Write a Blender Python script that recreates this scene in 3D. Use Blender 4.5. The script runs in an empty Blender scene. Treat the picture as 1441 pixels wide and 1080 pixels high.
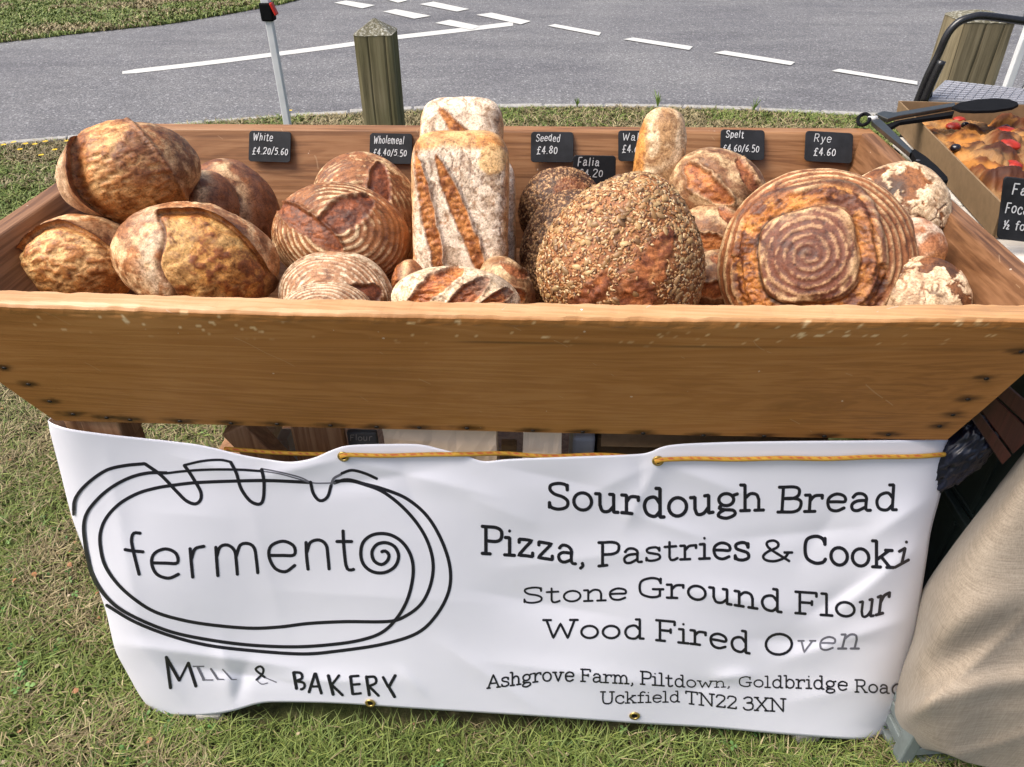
import bpy, bmesh, math, random
import numpy as np
from mathutils import Matrix, Vector

# ------------------------------------------------------------------ camera, sky, sun, exposure
S = bpy.context.scene
COL = S.collection
F_PX, PITCH, YAW, ROLL, CAM_H = 1053.0, 35.6, 2.6, -0.4, 1.55

def _rz(a):
    c, s = math.cos(a), math.sin(a); return np.array([[c, -s, 0], [s, c, 0], [0, 0, 1.0]])
def _rx(a):
    c, s = math.cos(a), math.sin(a); return np.array([[1.0, 0, 0], [0, c, -s], [0, s, c]])
CR = _rz(math.radians(YAW)) @ _rx(math.radians(90 - PITCH)) @ _rz(math.radians(ROLL))
CP = np.array([0, 0, CAM_H])
cd = bpy.data.cameras.new('camera'); cam = bpy.data.objects.new('camera', cd); COL.objects.link(cam)
cd.sensor_width = 36; cd.lens = F_PX / 1441 * 36; cd.clip_start = 0.02; cd.clip_end = 600
M4 = Matrix.Identity(4)
for i in range(3):
    for j in range(3): M4[i][j] = CR[i, j]
M4[2][3] = CAM_H
cam.matrix_world = M4
S.camera = cam

SUN_EL, SUN_AZ = 57, -106         # hazy bright light from the left, a little in front of the stall
world = bpy.data.worlds.new('World'); S.world = world; world.use_nodes = True
wn = world.node_tree; wn.nodes.clear()
sky = wn.nodes.new('ShaderNodeTexSky'); sky.sky_type = 'NISHITA'; sky.sun_disc = False
sky.sun_elevation = math.radians(SUN_EL); sky.sun_rotation = math.radians(SUN_AZ)
sky.dust_density = 6.0; sky.air_density = 1.0; sky.ozone_density = 1.0
bg = wn.nodes.new('ShaderNodeBackground'); bg.inputs['Strength'].default_value = 0.09
wo = wn.nodes.new('ShaderNodeOutputWorld')
wn.links.new(sky.outputs[0], bg.inputs[0]); wn.links.new(bg.outputs[0], wo.inputs[0])
sd = bpy.data.lights.new('sun', 'SUN'); so = bpy.data.objects.new('sun', sd); COL.objects.link(so)
sd.energy = 1.5; sd.angle = math.radians(38); sd.color = (1, .955, .89)
el, az = math.radians(SUN_EL), math.radians(SUN_AZ)
sv = Vector((math.sin(az) * math.cos(el), math.cos(az) * math.cos(el), math.sin(el)))
so.rotation_euler = sv.to_track_quat('Z', 'Y').to_euler()
so.location = (-3, 4, 8)
S.view_settings.view_transform = 'Standard'; S.view_settings.look = 'None'
S.view_settings.exposure = 1.12; S.view_settings.gamma = 1
S.render.engine = 'CYCLES'; S.cycles.max_bounces = 6; S.cycles.diffuse_bounces = 3

# ------------------------------------------------------------------ pixel <-> place
def ray(x, y):
    return CR @ np.array([(x - 720.5) / F_PX, -(y - 540) / F_PX, -1.0])
def pz(x, y, z):
    d = ray(x, y); return CP + d * ((z - CP[2]) / d[2])
def py(x, y, Y):
    d = ray(x, y); return CP + d * (Y / d[1])
def depth_of(P):
    return -(CR.T @ (np.array(P) - CP))[2]
def proj(P):
    q = (np.asarray(P) - CP) @ CR
    return 720.5 + F_PX * q[..., 0] / -q[..., 2], 540 - F_PX * q[..., 1] / -q[..., 2], -q[..., 2]

# ------------------------------------------------------------------ mesh helpers
rng = np.random.default_rng(7); random.seed(7)
def mesh_data(name, V, F, col=None, smooth=False):
    me = bpy.data.meshes.new(name)
    V = np.asarray(V, dtype=np.float32)
    if isinstance(F, np.ndarray):
        n, k = F.shape
        me.vertices.add(len(V)); me.vertices.foreach_set('co', V.ravel())
        me.loops.add(n * k); me.loops.foreach_set('vertex_index', F.astype(np.int32).ravel())
        me.polygons.add(n); me.polygons.foreach_set('loop_start', np.arange(0, n * k, k, dtype=np.int32))
        me.update(calc_edges=True)
    else:
        me.from_pydata([tuple(map(float, v)) for v in V], [], [tuple(int(i) for i in f) for f in F]); me.update()
    if col is not None:
        ca = me.color_attributes.new('Col', 'FLOAT_COLOR', 'POINT')
        c4 = np.ones((len(V), 4), dtype=np.float32); c4[:, :3] = col
        ca.data.foreach_set('color', c4.ravel())
    if smooth: me.polygons.foreach_set('use_smooth', np.ones(len(me.polygons), dtype=bool))
    return me
def obj(name, me, mat=None, parent=None):
    o = bpy.data.objects.new(name, me); COL.objects.link(o)
    if mat and me is not None and not me.materials: me.materials.append(mat)
    if parent: o.parent = parent
    return o
def mk(name, V, F, mat, parent=None, col=None, smooth=False):
    return obj(name, mesh_data(name, V, F, col, smooth), mat, parent)
def thing(name, label, cat, loc=(0, 0, 0), group=None):
    o = bpy.data.objects.new(name, None); COL.objects.link(o); o.location = tuple(map(float, loc))
    o.empty_display_size = .05
    return tag(o, label, cat, group)
def tag(o, label, cat, group=None):
    o['label'] = label; o['category'] = cat
    if group: o['group'] = group
    return o
def under(o, root):
    """parent o (built in world coordinates) to root, keeping it in place"""
    o.parent = root; o.matrix_parent_inverse = Matrix.Translation(root.location).inverted(); return o
def struct(o): o['kind'] = 'structure'; return o
def stuff(o): o['kind'] = 'stuff'; return o
def bevel(o, w, seg=2, ang=35):
    m = o.modifiers.new('bevel', 'BEVEL'); m.width = w; m.segments = seg; m.limit_method = 'ANGLE'; m.angle_limit = math.radians(ang)
    return o
HEXF = [(0, 3, 2, 1), (4, 5, 6, 7), (0, 1, 5, 4), (1, 2, 6, 5), (2, 3, 7, 6), (3, 0, 4, 7)]
def hexa(name, c8, mat, parent=None, bw=0.0, seg=2):
    """c8: bottom ring of four, top ring of four"""
    o = mk(name, c8, HEXF, mat, parent)
    if bw: bevel(o, bw, seg)
    return o
def box(name, c, s, mat, parent=None, bw=0.0, rz=0, rx=0, ry=0):
    x, y, z = [v / 2 for v in s]
    c8 = [(-x, -y, -z), (x, -y, -z), (x, y, -z), (-x, y, -z), (-x, -y, z), (x, -y, z), (x, y, z), (-x, y, z)]
    R = Matrix.Rotation(rz, 3, 'Z') @ Matrix.Rotation(ry, 3, 'Y') @ Matrix.Rotation(rx, 3, 'X')
    c8 = [tuple(R @ Vector(v) + Vector(tuple(map(float, c)))) for v in c8]
    return hexa(name, c8, mat, parent, bw)
def tube(name, pts, r, mat, parent=None, seg=10, colf=None, cap=True, flat=1.0):
    P = np.array(pts, dtype=float); n = len(P)
    T = np.gradient(P, axis=0); T /= np.linalg.norm(T, axis=1)[:, None] + 1e-12
    rr = np.full(n, r) if np.isscalar(r) else np.asarray(r)
    ref = np.array([0, 0, 1.0]) if abs(T[0][2]) < .9 else np.array([1.0, 0, 0])
    N = np.cross(T[0], ref); N /= np.linalg.norm(N); V = []; C = []
    acc = 0
    for i in range(n):
        if i: acc += np.linalg.norm(P[i] - P[i - 1])
        N = N - T[i] * np.dot(N, T[i]); N /= np.linalg.norm(N); B = np.cross(T[i], N)
        for k in range(seg):
            a = 2 * math.pi * k / seg
            V.append(P[i] + rr[i] * (math.cos(a) * N + flat * math.sin(a) * B))
            if colf: C.append(colf(acc, k / seg))
    F = [(i * seg + k, i * seg + (k + 1) % seg, (i + 1) * seg + (k + 1) % seg, (i + 1) * seg + k) for i in range(n - 1) for k in range(seg)]
    if cap: F += [tuple(range(seg - 1, -1, -1)), tuple((n - 1) * seg + k for k in range(seg))]
    return mk(name, V, F, mat, parent, col=np.array(C) if colf else None, smooth=True)
def catmull(P, step=6):
    P = np.array(P, dtype=float)
    if len(P) < 3: 
        n = max(2, int(np.linalg.norm(P[-1] - P[0]) / step) + 1)
        return P[0] + (P[-1] - P[0]) * np.linspace(0, 1, n)[:, None]
    Q = np.vstack([2 * P[0] - P[1], P, 2 * P[-1] - P[-2]]); out = []
    for i in range(1, len(Q) - 2):
        n = max(2, int(np.linalg.norm(Q[i + 1] - Q[i]) / step) + 1)
        t = np.linspace(0, 1, n, endpoint=False)[:, None]
        out.append(.5 * (2 * Q[i] + (Q[i + 1] - Q[i - 1]) * t + (2 * Q[i - 1] - 5 * Q[i] + 4 * Q[i + 1] - Q[i + 2]) * t ** 2 + (-Q[i - 1] + 3 * Q[i] - 3 * Q[i + 1] + Q[i + 2]) * t ** 3))
    return np.vstack(out + [P[-1:]])

# ------------------------------------------------------------------ numpy noise
def _h(ix, iy, iz, s):
    n = (ix * 374761393 + iy * 668265263 + iz * 2147483647 + s * 1274126177).astype(np.uint64) & np.uint64(0xffffffff)
    n = ((n ^ (n >> np.uint64(13))) * np.uint64(1274126177)) & np.uint64(0xffffffff)
    n = ((n ^ (n >> np.uint64(15))) * np.uint64(2246822519)) & np.uint64(0xffffffff)
    return ((n ^ (n >> np.uint64(16))) & np.uint64(0xffffff)).astype(np.float64) / 16777215.0
def vnoise(P, s=0):
    I = np.floor(P).astype(np.int64); f = P - I; f = f * f * f * (f * (f * 6 - 15) + 10); r = 0
    for dx in (0, 1):
        for dy in (0, 1):
            for dz in (0, 1):
                w = (f[:, 0] if dx else 1 - f[:, 0]) * (f[:, 1] if dy else 1 - f[:, 1]) * (f[:, 2] if dz else 1 - f[:, 2])
                r = r + w * _h(I[:, 0] + dx, I[:, 1] + dy, I[:, 2] + dz, s)
    return r
def fbm(P, o=4, s=0, g=.5):
    a, t, r = 1.0, 0, 0
    for k in range(o):
        r = r + a * vnoise(P * 2 ** k + 17.3 * k, s + k); t += a; a *= g
    return r / t
def worley(P, s=0):
    I = np.floor(P).astype(np.int64); d1 = np.full(len(P), 9.0); d2 = d1.copy(); idv = np.zeros(len(P))
    for dx in (-1, 0, 1):
        for dy in (-1, 0, 1):
            for dz in (-1, 0, 1):
                J = I + np.array([dx, dy, dz])
                q = J + np.stack([_h(J[:, 0], J[:, 1], J[:, 2], s + k) for k in (11, 12, 13)], 1)
                d = np.linalg.norm(P - q, axis=1); hv = _h(J[:, 0], J[:, 1], J[:, 2], s + 14)
                m = d < d1; d2 = np.where(m, d1, np.minimum(d2, d)); idv = np.where(m, hv, idv); d1 = np.where(m, d, d1)
    return d1, d2, idv
def sst(a, b, x):
    t = np.clip((x - a) / (b - a), 0, 1); return t * t * (3 - 2 * t)
def mixc(a, b, t):
    a = np.asarray(a, float); b = np.asarray(b, float); t = np.asarray(t)[:, None]
    return a * (1 - t) + b * t

# ------------------------------------------------------------------ materials
class NT:
    def __init__(s, name):
        s.m = bpy.data.materials.new(name); s.m.use_nodes = True; s.t = s.m.node_tree; s.b = s.t.nodes['Principled BSDF']
    def n(s, typ, ins=None, **kw):
        nd = s.t.nodes.new('ShaderNode' + typ)
        for k, v in kw.items(): setattr(nd, k, v)
        for k, v in (ins or {}).items():
            if hasattr(v, 'is_output') or isinstance(v, bpy.types.NodeSocket): s.t.links.new(v, nd.inputs[k])
            else: nd.inputs[k].default_value = v
        return nd
    def co(s, scale=(1, 1, 1), src='Object'):
        tc = s.n('TexCoord'); return s.n('Mapping', {'Vector': tc.outputs[src], 'Scale': scale}).outputs[0]
    def noise(s, vec, scale, detail=4, rough=.55, dist=0):
        return s.n('TexNoise', {'Vector': vec, 'Scale': scale, 'Detail': detail, 'Roughness': rough, 'Distortion': dist}).outputs[0]
    def ramp(s, fac, stops):
        r = s.n('ValToRGB', {'Fac': fac}); e = r.color_ramp.elements
        while len(e) < len(stops): e.new(.5)
        for k, (p, c) in enumerate(stops):
            e[k].position = p; e[k].color = (*c, 1) if len(c) == 3 else c
        return r.outputs[0]
    def mix(s, fac, a, b, mode='MIX'):
        m = s.n('Mix', data_type='RGBA', blend_type=mode); m.clamp_factor = True
        for i, v in ((0, fac), (6, a), (7, b)):
            if isinstance(v, bpy.types.NodeSocket): s.t.links.new(v, m.inputs[i])
            else: m.inputs[i].default_value = v if i == 0 else (*v, 1)
        return m.outputs[2]
    def math(s, op, a, b=0.0):
        m = s.n('Math', operation=op)
        for i, v in ((0, a), (1, b)):
            if isinstance(v, bpy.types.NodeSocket): s.t.links.new(v, m.inputs[i])
            else: m.inputs[i].default_value = v
        return m.outputs[0]
    def set(s, **kw):
        for k, v in kw.items():
            k = {'col': 'Base Color', 'rough': 'Roughness', 'metal': 'Metallic', 'spec': 'Specular IOR Level', 'coat': 'Coat Weight', 'normal': 'Normal', 'sheen': 'Sheen Weight', 'trans': 'Transmission Weight'}[k]
            if isinstance(v, bpy.types.NodeSocket): s.t.links.new(v, s.b.inputs[k])
            else: s.b.inputs[k].default_value = (*v, 1) if isinstance(v, tuple) else v
        return s
    def bump(s, h, strength=.3, dist=.002):
        s.t.links.new(s.n('Bump', {'Height': h, 'Strength': strength, 'Distance': dist}).outputs[0], s.b.inputs['Normal']); return s
    def attr(s): return s.n('Attribute', attribute_name='Col').outputs['Color']

def simple(name, col, rough=.6, metal=0, spec=.4, var=.12, scale=30, bump=.15):
    m = NT(name); n = m.noise(m.co(), scale, 5)
    dark = tuple(c * (1 - var) for c in col); lite = tuple(min(1, c * (1 + var)) for c in col)
    m.set(col=m.ramp(n, [(.3, dark), (.7, lite)]), rough=rough, metal=metal, spec=spec).bump(n, bump, .001)
    return m.m
def wood(name, ax, c1, c2, c3, rough=.5, specks=True, stain=False, worn=.3, coat=.0, gscale=1.0, calm=0):
    """varnished boards: long grain along ax (0 X, 1 Y, 2 Z)"""
    m = NT(name)
    s = [9 * gscale] * 3; s[ax] = .55 * gscale
    f = [150 * gscale] * 3; f[ax] = 3 * gscale
    warp = m.noise(m.co(tuple(s)), 1.0, 5, .6, 1.6)
    bands = m.math('SINE', m.math('MULTIPLY', warp, 46.0 if not calm else 70.0))
    bands = m.math('ADD', m.math('MULTIPLY', bands, .5), .5)
    fine = m.noise(m.co(tuple(f)), 1.0, 4, .7)
    big = m.noise(m.co((2.3, 2.3, 2.3)), 1.0, 3)
    g = m.math('ADD', m.math('MULTIPLY', bands, .22 if not calm else .13), m.math('ADD', m.math('MULTIPLY', fine, .5 if not calm else .36), m.math('MULTIPLY', big, .42 if not calm else .66)))
    col = m.ramp(g, [(.34, c1), (.56, c2), (.8, c3)])
    if worn:
        wv = m.noise(m.co((6, 6, 6)), 1.0, 6, .7)
        col = m.mix(m.math('MULTIPLY', m.ramp(wv, [(.52, (0, 0, 0)), (.75, (1, 1, 1))]), worn), col, tuple(min(1, c * 1.35 + .03) for c in c3))
    if specks:
        v = m.n('TexVoronoi', {'Vector': m.co((1, 1, 1)), 'Scale': 26.0, 'Randomness': 1.0})
        nz = m.noise(m.co(), 240, 3)
        thr = m.math('LESS_THAN', m.math('ADD', v.outputs['Distance'], m.math('MULTIPLY', nz, .10)), .098)
        gate = m.math('GREATER_THAN', m.noise(m.co(), 7.0, 2), .5)
        col = m.mix(m.math('MULTIPLY', m.math('MULTIPLY', thr, gate), .75), col, (.62, .5, .38))
        # scratches
        sc = m.n('TexWave', {'Vector': m.n('Mapping', {'Vector': m.co(), 'Rotation': (0, .9, .3)}).outputs[0], 'Scale': 3.1, 'Distortion': 6.0, 'Detail': 2.0})
        st = m.math('MULTIPLY', m.math('GREATER_THAN', sc.outputs['Fac'], .9995), m.math('GREATER_THAN', m.noise(m.co((1, 1, 1)), 19.0, 2), .56))
        col = m.mix(m.math('MULTIPLY', m.math('MULTIPLY', st, gate), .3), col, (.55, .38, .22))
    if stain:
        col = m.mix(1.0, col, m.attr(), 'MULTIPLY')
    m.set(col=col, rough=m.ramp(fine, [(.2, (rough * .8,) * 3), (.8, (rough * 1.25,) * 3)]), spec=.45, coat=coat)
    m.b.inputs['Coat Roughness'].default_value = .35
    m.bump(m.math('ADD', fine, m.math('MULTIPLY', bands, .3)), .35 if not calm else .2, .0012)
    return m.m

MW_FRONT = wood('varnished_front_wood', 0, (.25, .096, .023), (.395, .16, .041), (.5, .23, .072), .46, stain=True, worn=.12, coat=.12, calm=1)
MW_BACK = wood('worn_inner_wood', 0, (.12, .047, .016), (.265, .118, .044), (.37, .19, .085), .5, worn=.12)
MW_END = wood('worn_end_wood', 1, (.07, .028, .011), (.17, .075, .03), (.3, .15, .07), .5, worn=.2)
MW_LEG = wood('dark_leg_wood', 2, (.22, .1, .045), (.38, .2, .1), (.5, .3, .16), .6, specks=False, worn=.15)
MW_PINE = wood('pale_pine', 0, (.5, .34, .18), (.62, .45, .27), (.7, .55, .36), .7, specks=False, worn=0)
MW_RED = wood('red_stained_wood', 2, (.016, .004, .003), (.034, .008, .006), (.055, .013, .009), .45, specks=False, worn=0)
MW_WHITE = wood('whitewashed_boards', 0, (.5, .46, .4), (.6, .56, .5), (.7, .67, .62), .7, specks=False, worn=0)
M_NAIL = simple('dark_iron', (.03, .025, .022), .5, .7)
M_CRUST = None
def crust():
    m = NT('bread_crust'); a = m.attr()
    n = m.noise(m.co(), 300, 5, .7); n2 = m.noise(m.co(), 70, 6, .7, .6); n3 = m.noise(m.co(), 28, 5, .62, .8)
    c = m.mix(1.0, a, m.ramp(n, [(.3, (.42, .36, .3)), (.47, (.98, .97, .95)), (.68, (1.36, 1.4, 1.5))]), 'MULTIPLY')
    c = m.mix(1.0, c, m.ramp(n2, [(.34, (.48, .4, .33)), (.48, (1, 1, 1)), (.66, (1.25, 1.28, 1.32))]), 'MULTIPLY')
    c = m.mix(1.0, c, m.ramp(n3, [(.36, (.58, .48, .4)), (.52, (1.05, 1.05, 1.05))]), 'MULTIPLY')
    c = m.mix(1.0, c, (1.08, .97, .86), 'MULTIPLY')
    m.set(col=c, rough=m.ramp(n2, [(.3, (.32,) * 3), (.6, (.62,) * 3)]), spec=.5)
    m.bump(m.math('ADD', m.math('MULTIPLY', n, .5), m.math('ADD', n2, m.math('MULTIPLY', n3, .8))), .55, .0028)
    return m.m
M_CRUST = crust()
def from_attr(name, rough=.7, spec=.3, bs=200, b=.2, metal=0, sheen=0):
    m = NT(name); m.set(col=m.attr(), rough=rough, spec=spec, metal=metal, sheen=sheen); m.bump(m.noise(m.co(), bs, 4), b, .001); return m.m
M_SEED = from_attr('seeds', .45, .5, 300, .1)
M_ROPE = from_attr('rope', .6, .3, 900, .6)
M_FOC = from_attr('oiled_focaccia', .62, .25, 150, .8)
M_TOM = simple('roast_tomato', (.34, .022, .008), .45, 0, .5, .5, 60, .3)
M_OLIVE = simple('black_olive', (.012, .008, .012), .2, 0, .6)

def vinyl():
    m = NT('white_vinyl'); n = m.noise(m.co((1, 1, 1)), 3.2, 4); f = m.noise(m.co(), 600, 2)
    d = m.noise(m.co((1, 1, 1)), 14, 6, .7)
    c = m.ramp(n, [(.3, (.74, .745, .82)), (.7, (.79, .795, .87))])
    c = m.mix(m.ramp(d, [(.62, (0, 0, 0)), (.9, (.22, .22, .22))]), c, (.6, .58, .54))
    m.set(col=c, rough=.36, spec=.5)
    m.bump(m.math('ADD', m.math('MULTIPLY', n, 1.0), m.math('MULTIPLY', f, .01)), .25, .01)
    m.b.inputs['Subsurface Weight'].default_value = 0
    return m.m
M_VINYL = vinyl()
M_INK = simple('black_print', (.012, .012, .02), .3, 0, .5, .1, 40, .02)
M_GREYINK = simple('grey_print', (.14, .14, .17), .3, 0, .5, .1, 40, .02)
M_BRASS = simple('brass', (.55, .4, .14), .35, .9, .5)
M_SLATE = simple('black_chalkboard', (.014, .015, .018), .7, 0, .25, .5, 26, .1)
M_CHALK = simple('chalk_marks', (.55, .56, .57), .8, 0, .2, .25, 900, .1)
M_CARD = simple('brown_cardboard', (.25, .165, .09), .8, 0, .2, .1, 60, .1)
M_CARDIN = simple('cardboard_edge', (.36, .26, .16), .8, 0, .2, .2, 200, .2)
M_PAPER = simple('kraft_paper', (.72, .57, .41), .75, 0, .2, .1, 18, .6)
M_PLAST = simple('pale_plastic', (.55, .58, .62), .4, 0, .5)
M_STEEL = simple('brushed_steel', (.2, .19, .165), .42, 1, .5, .1, 90)
M_BLACK = simple('black_plastic', (.006, .006, .007), .8, 0, .12, .3, 60, .1)
M_TUBE = simple('black_painted_tube', (.015, .015, .017), .25, 0, .6, .2, 60, .05)
M_GREY = simple('grey_tread_plastic', (.24, .245, .27), .4, 0, .5, .15, 50)
M_WHITE = simple('white_painted_metal', (.72, .74, .76), .35, 0, .5, .06, 20, .05)
M_RED = simple('red_plastic', (.6, .03, .02), .35)
M_CRATE = simple('dark_green_crate', (.012, .02, .018), .45, 0, .4, .3, 30)
M_CRATE2 = simple('grey_green_crate', (.17, .2, .2), .5, 0, .4, .2, 30)
M_BAG = simple('navy_plastic_bag', (.006, .008, .02), .3, 0, .5, .5, 14, .8)
M_CONC = simple('weathered_concrete', (.34, .33, .31), .9, 0, .2, .3, 45, .6)
M_STONE = simple('pale_foot_block', (.4, .38, .33), .9, 0, .2, .35, 60, .8)

def burlap():
    m = NT('beige_burlap')
    a = m.noise(m.co((520, 520, 26)), 1.0, 2, .5); b = m.noise(m.co((26, 26, 520)), 1.0, 2, .5)
    w = m.math('MULTIPLY', m.math('ADD', a, b), .5); n = m.noise(m.co(), 5, 5); n3 = m.noise(m.co((1, 1, 8)), 22, 5, .7)
    c = m.ramp(w, [(.36, (.25, .207, .16)), (.64, (.375, .32, .255))])
    c = m.mix(1.0, c, m.ramp(n, [(.3, (.86, .84, .82)), (.7, (1.06, 1.06, 1.06))]), 'MULTIPLY')
    c = m.mix(m.ramp(n3, [(.68, (0, 0, 0)), (.78, (.5, .5, .5))]), c, (.3, .2, .1))
    m.set(col=c, rough=.95, spec=.05, sheen=.15).bump(w, .45, .0012)
    return m.m
M_BURLAP = burlap()

def asphalt():
    m = NT('asphalt')
    v = m.n('TexVoronoi', {'Vector': m.co(), 'Scale': 85.0}); v2 = m.n('TexVoronoi', {'Vector': m.co(), 'Scale': 190.0})
    big = m.noise(m.co(), .8, 5); mid = m.noise(m.co(), 14, 5, .7)
    c = m.ramp(v.outputs['Color'], [(.1, (.10, .10, .105)), (.55, (.17, .17, .178)), (.85, (.3, .3, .31)), (1, (.5, .5, .5))])
    c = m.mix(m.ramp(v.outputs['Distance'], [(.35, (0, 0, 0)), (.75, (.85, .85, .85))]), c, (.075, .075, .08))
    c = m.mix(.35, c, m.ramp(v2.outputs['Color'], [(.2, (.08, .08, .085)), (.9, (.34, .34, .35))]))
    c = m.mix(1.0, c, m.ramp(big, [(.35, (.88, .88, .9)), (.65, (1.08, 1.08, 1.07))]), 'MULTIPLY')
    c = m.mix(1.0, c, m.ramp(mid, [(.3, (.86, .86, .86)), (.7, (1.1, 1.1, 1.1))]), 'MULTIPLY')
    v3 = m.n('TexVoronoi', {'Vector': m.co(), 'Scale': 42.0}); sp = m.ramp(v3.outputs['Color'], [(.62, (0, 0, 0)), (.9, (.75, .75, .75))])
    sp = m.math('MULTIPLY', sp, m.ramp(v3.outputs['Distance'], [(.25, (1, 1, 1)), (.5, (0, 0, 0))])); c = m.mix(sp, c, (.42, .42, .43))
    sp2 = m.ramp(m.noise(m.co(), 55, 3, .8), [(.33, (.6, .6, .6)), (.45, (0, 0, 0))]); c = m.mix(sp2, c, (.06, .06, .065))
    st_ = m.noise(m.co((.35, 1.3, 1)), 1.6, 6, .65); c = m.mix(1.0, c, m.ramp(st_, [(.36, (.84, .84, .85)), (.5, (1, 1, 1)), (.66, (1.12, 1.12, 1.1))]), 'MULTIPLY')
    m.set(col=c, rough=.85, spec=.3).bump(m.math('SUBTRACT', 1.0, v.outputs['Distance']), .6, .004)
    return m.m
M_ASPH = asphalt()
def paint():
    m = NT('road_paint'); n = m.noise(m.co(), 60, 6, .75); v = m.n('TexVoronoi', {'Vector': m.co(), 'Scale': 85.0})
    c = m.ramp(n, [(.3, (.4, .4, .38)), (.5, (.6, .6, .57)), (.8, (.68, .68, .65))])
    c = m.mix(m.ramp(n, [(.54, (0, 0, 0)), (.66, (.75, .75, .75))]), c, (.24, .24, .24))
    m.set(col=c, rough=.7).bump(m.math('SUBTRACT', 1.0, v.outputs['Distance']), .4, .003); return m.m
M_PAINT = paint()
def soil():
    m = NT('turf_soil'); n = m.noise(m.co(), 26, 8, .7); n2 = m.noise(m.co(), 2.5, 4)
    c = m.ramp(n, [(.3, (.022, .02, .01)), (.5, (.07, .065, .028)), (.72, (.19, .155, .085))])
    c = m.mix(m.ramp(n2, [(.4, (0, 0, 0)), (.6, (.7, .7, .7))]), c, m.ramp(n, [(.3, (.02, .03, .008)), (.7, (.09, .12, .03))]))
    m.set(col=c, rough=.95, spec=.1).bump(n, .8, .01); return m.m
M_SOIL = soil()
M_GRASS = from_attr('grass_blade', .55, .3, 50, .05)
def postwood(name, green):
    m = NT(name); f = m.noise(m.co((60, 60, 2.2)), 1.0, 5, .7); b = m.noise(m.co((5, 5, 1.4)), 1.0, 5, .65, .8)
    g = m.math('ADD', m.math('MULTIPLY', f, .5), m.math('MULTIPLY', b, .5))
    c = m.ramp(g, [(.35, (.12, .1, .06)), (.5, (.24, .2, .125)), (.68, (.38, .33, .22))])
    if green: c = m.mix(m.ramp(m.noise(m.co((3, 3, 1.2)), 1.0, 4), [(.35, (.15, .15, .15)), (.62, (.75, .75, .75))]), c, m.ramp(f, [(.3, (.06, .062, .02)), (.7, (.16, .165, .065))]))
    crack = m.n('TexWave', {'Vector': m.co((1, 1, .06)), 'Scale': 3.2, 'Distortion': 9.0, 'Detail': 4.0}).outputs['Fac']
    c = m.mix(m.ramp(crack, [(.0, (.7, .7, .7)), (.012, (0, 0, 0))]), c, (.012, .01, .006))
    m.set(col=c, rough=.9, spec=.15).bump(m.math('ADD', g, m.math('MULTIPLY', m.ramp(crack, [(0, (0, 0, 0)), (.05, (1, 1, 1))]), .6)), .8, .006); return m.m
M_POST = postwood('green_weathered_post', True); M_POST2 = postwood('bleached_post', False)
def lichen():
    m = NT('lichen_post_top'); n = m.noise(m.co(), 70, 5, .7)
    m.set(col=m.ramp(n, [(.48, (.12, .11, .07)), (.58, (.28, .27, .22)), (.66, (.52, .53, .48))]), rough=.95).bump(n, .8, .004); return m.m
M_LICHEN = lichen()

# ------------------------------------------------------------------ ground: road, verge, kerb
def poly_sheet(name, pts, z, mat, parent=None):
    return mk(name, [(p[0], p[1], z) for p in pts], [tuple(range(len(pts)))], mat, parent)
kerb_px = [(0, 206), (110, 196), (230, 180), (370, 168), (560, 158), (720, 152), (900, 152), (1080, 157), (1200, 163), (1441, 175)]
KE = np.array([pz(x, y, 0)[:2] for x, y in kerb_px])
KE = np.vstack([[-60, 4.2 - .6 * 56 * .12], [-9, 3.6], [-5.2, 4.25], KE, [6, 4.9], [14, 3.5], [60, -8]])
road = struct(mk('road', [(-300, -200, -.03), (300, -200, -.03), (300, 300, -.03), (-300, 300, -.03)], [(0, 1, 2, 3)], M_ASPH))
# near verge: ground sheet whose far edge is the kerb line, 3 cm above the road
kc = catmull(KE[1:-1], .12); kc = np.vstack([KE[:1], kc, KE[-1:]])
V = [(p[0], p[1], 0.0) for p in kc] + [(p[0], p[1], -.05) for p in kc] + [(60, -120, 0), (-60, -120, 0)]
n = len(kc)
F = [tuple([i for i in range(n)] + [2 * n, 2 * n + 1])[::-1]] + [(i, i + 1, n + i + 1, n + i) for i in range(n - 1)]
verge = struct(mk('grass_verge_ground', V, F, M_SOIL))
# kerb stones: thin worn edging
kroot = tag(bpy.data.objects.new('kerb', None), 'thin worn concrete edging between verge and road', 'kerb'); COL.objects.link(kroot); del kroot['category']; del kroot['label']; kroot['kind'] = 'structure'
seg = [p for p in kc if -3.6 < p[0] < 3.6]
L = [0]
for a, b in zip(seg[:-1], seg[1:]): L.append(L[-1] + np.linalg.norm(b - a))
L = np.array(L); seg = np.array(seg); pos = 0
while pos < L[-1] - .3:
    ln = random.uniform(.42, .6)
    a = np.array([np.interp(pos, L, seg[:, 0]), np.interp(pos, L, seg[:, 1])]); b = np.array([np.interp(pos + ln - .012, L, seg[:, 0]), np.interp(pos + ln - .012, L, seg[:, 1])])
    d = (b - a) / np.linalg.norm(b - a); nn = np.array([-d[1], d[0]]) ; w0, w1 = .005, .075 + random.uniform(-.012, .012)
    zt = .012 + random.uniform(-.006, .006)
    c8 = []
    for z in (-.05, zt):
        for q, w in ((a, w0), (b, w0), (b, w1), (a, w1)): 
            p = q + nn * w; c8.append((p[0], p[1], z))
    hexa('kerb_stone', c8, M_CONC, kroot, .008)
    pos += ln
# far grass bank across the road
fg = np.array([pz(x, y, 0)[:2] for x, y in ((0, 56), (125, 42), (240, 30), (330, 15), (400, 2))])
fg = np.vstack([[-40, 3], [-9.5, 6.2], [-7, 7.2], fg, [-2.9, 11.5], [-3.5, 14], [-20, 60], [-120, 120], [-120, 3]])
far = struct(poly_sheet('far_grass_ground', fg[::-1], -.024, M_SOIL))

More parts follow.
